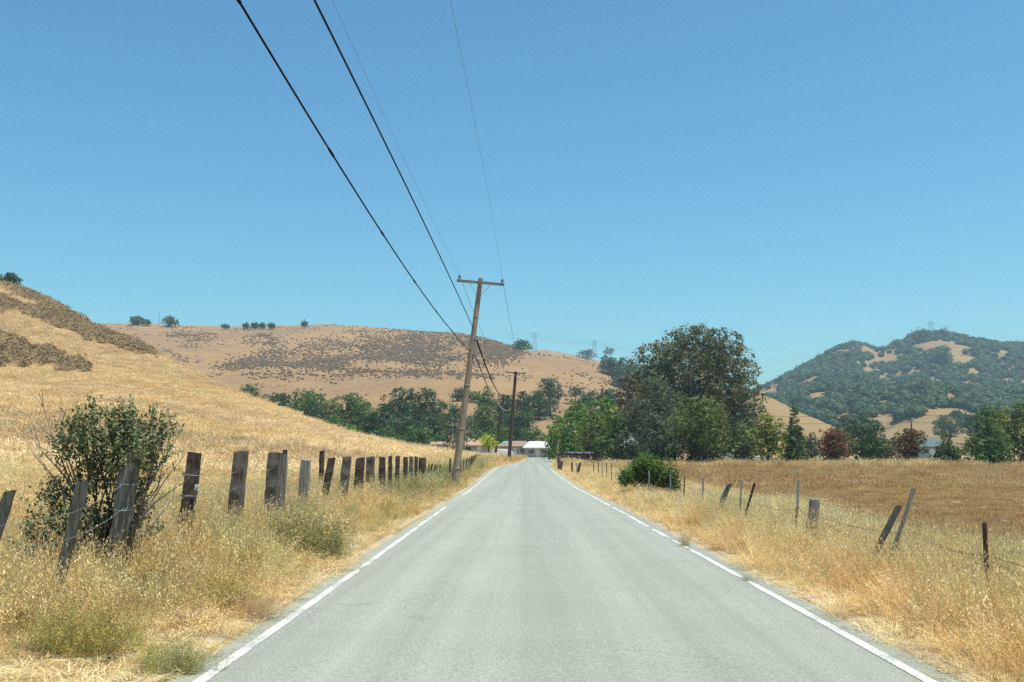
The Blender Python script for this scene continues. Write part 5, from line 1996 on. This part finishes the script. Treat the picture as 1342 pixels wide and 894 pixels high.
def house(label, X, Y, Wd, Dp, hw, hr, wall, roof, windows=3, rz=0., door=True, z=None, name='house', hip=.0, cat='house', ov=.5):
    gz = float(terrain(np.array([X]), np.array([float(Y)]))[0]) if z is None else z
    root = empty(name, (X, Y, gz), label, cat, rz=rz)
    mb = MB()
    w2, d2 = Wd / 2, Dp / 2
    # walls with gables
    mb.add([(-w2, -d2, -.3), (w2, -d2, -.3), (w2, d2, -.3), (-w2, d2, -.3), (-w2, -d2, hw), (w2, -d2, hw), (w2, d2, hw), (-w2, d2, hw), (-w2 + hip, 0, hw + hr), (w2 - hip, 0, hw + hr)],
           [(0, 1, 5, 4), (1, 2, 6, 5), (2, 3, 7, 6), (3, 0, 4, 7), (5, 6, 9), (7, 4, 8), (4, 5, 9, 8), (6, 7, 8, 9)])
    mb.build('wall', wall, root)
    r_ = MB()
    th = .16
    hx = hip
    sl = hr / d2
    ez = hw - sl * ov
    for s in (-1, 1):
        a = [(-w2 - ov, s * (d2 + ov), ez + .03), (w2 + ov, s * (d2 + ov), ez + .03), (w2 + ov - hx - (ov if hip else 0), 0, hw + hr + .03), (-w2 - ov + hx + (ov if hip else 0), 0, hw + hr + .03)]
        b = [(p[0], p[1], p[2] + th) for p in a]
        r_.add(a + b, [(3, 2, 1, 0), (4, 5, 6, 7), (0, 1, 5, 4), (1, 2, 6, 5), (2, 3, 7, 6), (3, 0, 4, 7)])
    if hip:
        for s in (-1, 1):
            a = [(s * (w2 + ov), -d2 - ov, ez + .04), (s * (w2 + ov), d2 + ov, ez + .04), (s * (w2 - hx), 0, hw + hr + .04)]
            b = [(p[0], p[1], p[2] + th) for p in a]
            r_.add(a + b, [(2, 1, 0), (3, 4, 5), (0, 1, 4, 3), (1, 2, 5, 4), (2, 0, 3, 5)])
    r_.build('roof', roof, root)
    n = windows + (1 if door else 0)
    for i in range(n):
        x = -w2 + Wd * (i + 1) / (n + 1)
        if door and i == n // 2:
            MB().box((x, -d2 - .03, 1.0), (.95, .06, 2.0)).build('door', M_TRIM, root)
            continue
        f = MB().box((x, -d2 - .03, hw * .58), (1.5, .08, 1.15)).build('window', M_TRIM, root)
        MB().box((x, -d2 - .08, hw * .58), (1.3, .03, .95)).build('pane', M_GLASS, f)
    return root


def pxX(px, Y):
    return float(P(px, 590, Y)[0])


house('low tan roofed house with blue grey front behind the lime green tree', pxX(622, 222), 222, 7.0, 7, 2.1, 1.3, mat_wall('blue_grey_wall', (.34, .40, .44)), M_ROOFT, 1, z=.9)
house('small pinkish outbuilding left of the leaning pole', pxX(577, 226), 226, 3.2, 4, 2.1, .5, mat_wall('pink_wall', (.52, .38, .30)), M_ROOFT, 1, door=False, z=1.1, name='outbuilding')
house('brown roofed bungalow at the end of the road', pxX(675, 232), 233, 7.6, 8, 2.3, 1.1, mat_wall('cream_wall', (.50, .48, .42)), M_ROOFB, 2, z=.5, hip=1.2)
house('white roofed shed right of the brown roofed bungalow', pxX(704, 226), 228, 5.6, 7, 2.1, 1.3, mat_wall('grey_wall', (.36, .38, .38)), M_ROOFW, 2, z=.4, name='shed', hip=1.0)
house('grey gabled house half hidden in the right hand trees', pxX(840, 146), 147, 4.2, 6, 2.3, 1.9, mat_wall('dark_grey_wall', (.06, .065, .07)), M_ROOFG, 1, z=-.1)
house('long low barn with teal roof behind the smallest field tree', pxX(1214, 215), 216, 5.5, 8, 2.5, 1.8, mat_wall('teal_wall', (.30, .36, .36)), M_ROOFT2, 2, z=.2, name='barn')
house('grey outbuilding below the white topped distant pole', pxX(1180, 560), 560, 5.5, 5, 2.2, 1., mat_wall('grey_wall2', (.34, .36, .40)), M_ROOFG, 1)
house('small dark gabled house at the foot of the wooded hill', pxX(1219, 565), 565, 4.5, 5, 1.8, 1.8, mat_wall('slate_wall', (.12, .13, .15)), M_ROOFG, 1)


def slat_fence(name, label, a, b, h, npost, mat, pmat, gap=.0, bw=.2, cat='fence', rails=2, z=None):
    """board or picket fence from a to b (x, y)"""
    root = empty(name, (a[0], a[1], float(ground_z(np.array([a[0]]), np.array([a[1]]))[0]) if z is None else z), label, cat)
    dx, dy = b[0] - a[0], b[1] - a[1]
    L = math.hypot(dx, dy)
    ang = math.atan2(dy, dx)
    root.rotation_euler = (0, 0, ang)
    mb = MB()
    n = int(L / (bw + gap))
    for i in range(n):
        mb.box(((i + .5) * (bw + gap), 0, h / 2 - .05), (bw * .96, .03, h * random.uniform(.93, 1.02)))
    mb.build('boards', mat, root)
    for i in range(npost):
        MB().box((L * i / (npost - 1), .07, h / 2), (.1, .1, h * 1.08)).build('post', pmat, root)
    for i in range(rails):
        MB().box((L / 2, .04, h * (.2 + .65 * i / max(1, rails - 1))), (L, .04, .08)).build('rail', pmat, root)
    return root


M_DBOARD = noise_mat('dark_red_boards', (.045, .022, .018), (.12, .055, .045), 3., .85, (1, 1, .3))
slat_fence('board_fence', 'dark reddish board fence under the trees at the right of the bend', (pxX(732, 128), 128.), (pxX(786, 118), 118.), 1.75, 6, M_DBOARD, M_TIE, z=-.25)
slat_fence('wire_mesh_fence', 'pale chain link fence across the end of the road', (pxX(672, 212), 212.), (pxX(725, 209), 209.), 1.9, 8, M_STEEL, M_PWHITE, gap=.22, bw=.025, z=.3)
slat_fence('wire_mesh_fence', 'low grey fence left of the lime green tree', (pxX(560, 205), 205.), (pxX(641, 200), 200.), 1.2, 9, plain('grey_slat', (.30, .34, .35)), M_PWHITE, gap=.10, bw=.10, z=.75)
slat_fence('pale_board', 'pale blue grey board leaning at the far end of the field', (pxX(1013, 131), 131.), (pxX(1025, 131), 131.), .5, 2, plain('pale_board', (.40, .44, .50)), M_GREYB, z=.15)


def car(label, X, Y, col, rz=0., kind='sedan', z=None, L=4.5, name='parked_car'):
    gz = float(ground_z(np.array([X]), np.array([float(Y)]))[0]) if z is None else z
    root = empty(name, (X, Y, gz), label, 'car', 'parked vehicles', rz)
    W_ = 1.75
    if kind == 'van':
        prof = [(-.5, .35), (.5, .35), (.5, .9), (.42, 1.05), (.33, 1.8), (-.48, 1.85), (-.5, 1.2)]
        glass = [(.40, 1.12), (.33, 1.68), (-.42, 1.72), (-.44, 1.15)]
    else:
        prof = [(-.5, .35), (.5, .35), (.5, .72), (.46, .82), (.24, .92), (.12, 1.38), (-.2, 1.42), (-.38, .98), (-.5, .92)]
        glass = [(.20, .95), (.11, 1.32), (-.19, 1.36), (-.34, 1.0)]
    m = plain(name + '_paint_' + label[:5], col, .3, 0, .6)
    n = len(prof)
    mb = MB()
    vs_ = []
    for k, (sy, ins) in enumerate(((-1, .0), (1, .0))):
        for (x_, z_) in prof:
            tp = .13 if z_ > 1.1 else 0
            vs_.append((x_ * L, sy * (W_ / 2 - tp), z_))
    fs = [tuple(range(n)), tuple(range(2 * n - 1, n - 1, -1))] + [(i, i + n, (i + 1) % n + n, (i + 1) % n) for i in range(n)]
    mb.add(vs_, fs).build('body', m, root)
    for sy in (-1, 1):
        g_ = MB().add([(x_ * L, sy * (W_ / 2 - (.13 if z_ > 1.1 else .02) + .01), z_) for x_, z_ in glass], [tuple(range(4))])
        g_.build('side_window', M_GLASS, root)
        for sx in (-.32, .31):
            wm = MB().tube([(sx * L, sy * (W_ / 2 - .2), .33), (sx * L, sy * (W_ / 2 + .01), .33)], .33, 14).build('wheel', plain('tyre_rubber', (.02, .02, .02), .8), root)
            MB().tube([(sx * L, sy * (W_ / 2), .33), (sx * L, sy * (W_ / 2 + .025), .33)], .18, 10).build('rim', M_STEEL, wm)
    return root


car('white van parked beside the bungalow fence', pxX(660, 206), 206, (.75, .75, .74), .1, 'van', z=.35)
car('pale blue car roof showing above the dark board fence', pxX(762, 132), 132, (.22, .29, .38), .0, 'van', z=-.25)
car('white car under the low olive tree', pxX(961, 139), 139, (.5, .5, .49), .15, z=-.05, L=3.4)
car('white car behind the yellow green tree', pxX(989, 150), 150, (.5, .5, .49), .1, z=-.1, L=3.2)

# garden umbrella, dome, play slide
u0 = (pxX(661.5, 224), 224., .6)
um = empty('garden_umbrella', u0, 'blue garden umbrella between the tan and brown roofs', 'umbrella')
mb = MB()
vs_ = [(0, 0, 3.3)]
for ring, (rr_, zz) in enumerate(((.5, 3.15), (1.0, 2.85))):
    for j in range(8):
        a = j * math.pi / 4
        vs_.append((rr_ * math.cos(a), rr_ * math.sin(a), zz))
fs = [(0, 1 + j, 1 + (j + 1) % 8) for j in range(8)] + [(1 + j, 9 + j, 9 + (j + 1) % 8, 1 + (j + 1) % 8) for j in range(8)]
mb.add(vs_, fs).add([(v[0], v[1], v[2] - .03) for v in vs_], [tuple(reversed(f)) for f in fs]).build('canopy', plain('blue_canvas', (.10, .28, .36)), um)
MB().tube([(0, 0, 0), (0, 0, 3.25)], .03, 6).build('pole', M_STEEL, um)
d0 = (pxX(676, 240), 240., .6)
mb = MB()
nn = 9
vs_, fs = [], []
for i in range(7):
    for j in range(nn + 1):
        a = math.pi * j / nn
        vs_.append((1.15 * math.cos(a), i * .8 - 2.4, 2.6 + 1.1 * math.sin(a)))
for i in range(6):
    for j in range(nn):
        q = i * (nn + 1) + j
        fs.append((q, q + 1, q + nn + 2, q + nn + 1))
hoop = empty('hoop_house', d0, 'pale green domed hoop house behind the brown roof', 'greenhouse')
mb.add(vs_, fs)
mb.add([(v[0] * .97, v[1], v[2] - .03) for v in vs_], [tuple(reversed(f)) for f in fs])
mb.build('cover', plain('pale_green_film', (.42, .58, .50), .5), hoop)
MB().box((0, 0, 1.2), (2.3, 4.8, 2.9)).build('wall', mat_wall('pale_green_wall', (.35, .42, .38)), hoop)
s0 = (pxX(1018, 142), 142., -.35)
sl_ = empty('play_slide', s0, 'yellow play slide right of the yellow green tree', 'slide')
MB().add([(-.6, -.3, .35), (.6, -.3, 1.55), (.6, .3, 1.55), (-.6, .3, .35), (-.6, -.3, .28), (.6, -.3, 1.48), (.6, .3, 1.48), (-.6, .3, .28)], [(0, 1, 2, 3), (7, 6, 5, 4), (0, 4, 5, 1), (2, 6, 7, 3), (1, 5, 6, 2), (3, 7, 4, 0)]).build('chute', plain('yellow_plastic', (.62, .42, .03), .4), sl_)
for sy in (-.32, .32):
    MB().box((0, sy, 1.0), (1.3, .04, .16), ry=-.785).build('side_rail', plain('yellow_plastic', (.62, .42, .03), .4), sl_)
    MB().tube([(.65, sy, 0), (.65, sy, 1.9)], .04, 6).build('leg', plain('blue_metal', (.2, .3, .4)), sl_)
for z in (.4, .8, 1.2):
    MB().tube([(.66, -.32, z), (.66, .32, z)], .025, 6).build('rung', plain('blue_metal', (.2, .3, .4)), sl_)
slat_fence('garden_screen', 'pale blue upright panel left of the yellow slide', (pxX(1003, 141), 141.), (pxX(1011, 141), 141.), 1.5, 2, plain('pale_blue_board', (.30, .38, .45)), M_GREYB, z=-.35)

# ------------------------------------------------------------------ distant pylons and lines
M_PYL = plain('pylon_steel', (.22, .25, .27), .6, .3)


def pylon(px, ptop, pbase, Y, label, wpx=7, z=None):
    b = P(px, pbase, Y)
    t = P(px, ptop, Y)
    gz = z if z is not None else b[2] - 2
    H = t[2] - gz
    root = empty('lattice_pylon', (b[0], Y, gz), label, 'pylon', 'lattice pylons on the skyline')
    w0 = wpx / F * Y / 2
    w1 = w0 * .35
    mb = MB()
    lv = np.linspace(0, 1, 8)
    rr_ = max(.08, Y / F * .15)
    for sx in (-1, 1):
        for sy in (-1, 1):
            mb.tube([(sx * w0, sy * w0, 0), (sx * w1, sy * w1, H)], rr_, 4)
    for i in range(7):
        wa = w0 + (w1 - w0) * lv[i]
        wb = w0 + (w1 - w0) * lv[i + 1]
        for sy in (-1, 1):
            mb.tube([(-wa, sy * wa, H * lv[i]), (wb, sy * wb, H * lv[i + 1])], rr_ * .6, 3)
            mb.tube([(wa, sy * wa, H * lv[i]), (-wb, sy * wb, H * lv[i + 1])], rr_ * .6, 3)
    mb.build('tower', M_PYL, root)
    for k in (.78, .88, .97):
        mb = MB()
        aw = w0 * (1.6 if k < .9 else 1.3)
        mb.tube([(-aw, 0, H * k), (aw, 0, H * k)], rr_ * .7, 4)
        mb.build('crossarm', M_PYL, root)
    return [np.array([b[0], Y, gz + H * k]) for k in (.78, .88, .97)]


y1_ = pylon(701, 436, 460, 900, 'faint pylon on the skyline right of the first skyline oak')
y2_ = pylon(779, 446, 466, 900, 'faint pylon rising behind the crest oaks left of the giant eucalyptus')
y3_ = pylon(1220.5, 421, 440, 1470, 'faint pylon on the summit of the wooded hill', 8)
h = hit(208, 427, ymin=400)
mpole = tag(MB().tube([(0, 0, -1), (0, 0, (427 - 407) / F * h[1])], .22, 6).build('radio_mast', M_PYL, loc=tuple(h)), 'thin faint mast on the skyline left of the round oak', 'mast')
GWW = 'high voltage lines over the hills'
lbn = ('lowest', 'middle', 'top')
for i in range(3):
    hang('power_line', y1_[i], y2_[i], 3.5, .07, M_THIN, lbn[i] + ' faint high voltage line between the two skyline pylons', GWW)
    hang('power_line', y2_[i], np.array(P(1060, 470 + 4 - i * 5, 1300)), 12, .07, M_THIN, lbn[i] + ' faint high voltage line passing behind the giant eucalyptus', GWW)
    hang('power_line', np.array(P(1060, 470 + 4 - i * 5, 1300)), y3_[i], 4, .07, M_THIN, lbn[i] + ' faint high voltage line climbing to the summit pylon', GWW)
    hang('power_line', y3_[i], np.array(P(1400, 444 + 4 - i * 4, 1500)), 6, .07, M_THIN, lbn[i] + ' faint high voltage line leaving the summit pylon to the photo edge', GWW)
    hang('power_line', np.array(P(600, 430 + 5 - i * 4, 900)), y1_[i], 3, .06, M_THIN, lbn[i] + ' faint high voltage line left of the first skyline pylon', GWW)
# roadside distribution line behind the field
pd_ = upole((1194.5, 600), (1194.5, 543), (1190, 546), (1199, 546), 300., 2.2, 1.6, M_POLED, 'distant thin pole with a white transformer behind the rusty field tree', braces=False)
MB().tube([(.55, -.3, pd_[3][2] - pd_[1][2] - 2.6), (.55, -.3, pd_[3][2] - pd_[1][2] - 1.0)], .42, 8).build('transformer', M_PWHITE, pd_[0])
for i, (yl, lb) in enumerate(((544, 'upper dark line crossing in front of the wooded hill'), (553.5, 'lower dark line crossing in front of the wooded hill'))):
    pts = [P(985, yl + 1, 300), P(1194.5, yl, 300), P(1400, yl - 1.5, 300)]
    full = []
    for a, b in zip(pts[:-1], pts[1:]):
        for t in np.linspace(0, 1, 12):
            p = a + (b - a) * t
            p[2] -= 4 * .35 * t * (1 - t)
            full.append(p)
    tag(MB().tube(full, .055, 4).build('power_line', M_CABLE), lb, 'power line', 'lines behind the field trees')

# a tiny white bird far up in the sky
bp_ = P(1089, 316, 260)
bm2 = MB()
bm2.tube([(-.28, 0, 0), (-.2, 0, .01), (0, 0, .02), (.2, 0, 0), (.34, 0, .02)], [.02, .06, .085, .05, .012], 8)
for sg in (-1, 1):
    bm2.add([(-.10, sg * .05, .05), (.12, sg * .05, .04), (.02, sg * .38, .17), (-.08, sg * .36, .18), (.12, sg * .78, .10), (.05, sg * .76, .11),
             (-.10, sg * .05, .02), (.12, sg * .05, .01), (.02, sg * .38, .15), (-.08, sg * .36, .16)],
            [(0, 1, 2, 3), (3, 2, 4, 5), (6, 9, 8, 7), (9, 5, 4, 8), (0, 3, 9, 6), (1, 7, 8, 2)])
bird = bm2.build('bird', plain('white_feathers', (.85, .85, .84), .5), loc=tuple(bp_))
bird.rotation_euler = (.1, -.2, .7)
tag(bird, 'tiny white bird soaring alone in the clear sky on the right', 'bird')

# ------------------------------------------------------------------ air
bm_ = MB().box((0, 1200, 107), (4200, 3400, 226))
hz = bm_.build('haze', None)
m = bpy.data.materials.new('haze_air')
m.use_nodes = True
t = m.node_tree
t.nodes.remove(t.nodes['Principled BSDF'])
pv = t.nodes.new('ShaderNodeVolumePrincipled')
pv.inputs['Color'].default_value = (.66, .88, 1, 1)
pv.inputs['Density'].default_value = .00021
pv.inputs['Anisotropy'].default_value = .2
t.links.new(pv.outputs[0], t.nodes['Material Output'].inputs['Volume'])
hz.data.materials.clear()
hz.data.materials.append(m)
tag(hz, 'thin bluish air over the far hills', 'haze', kind='stuff')
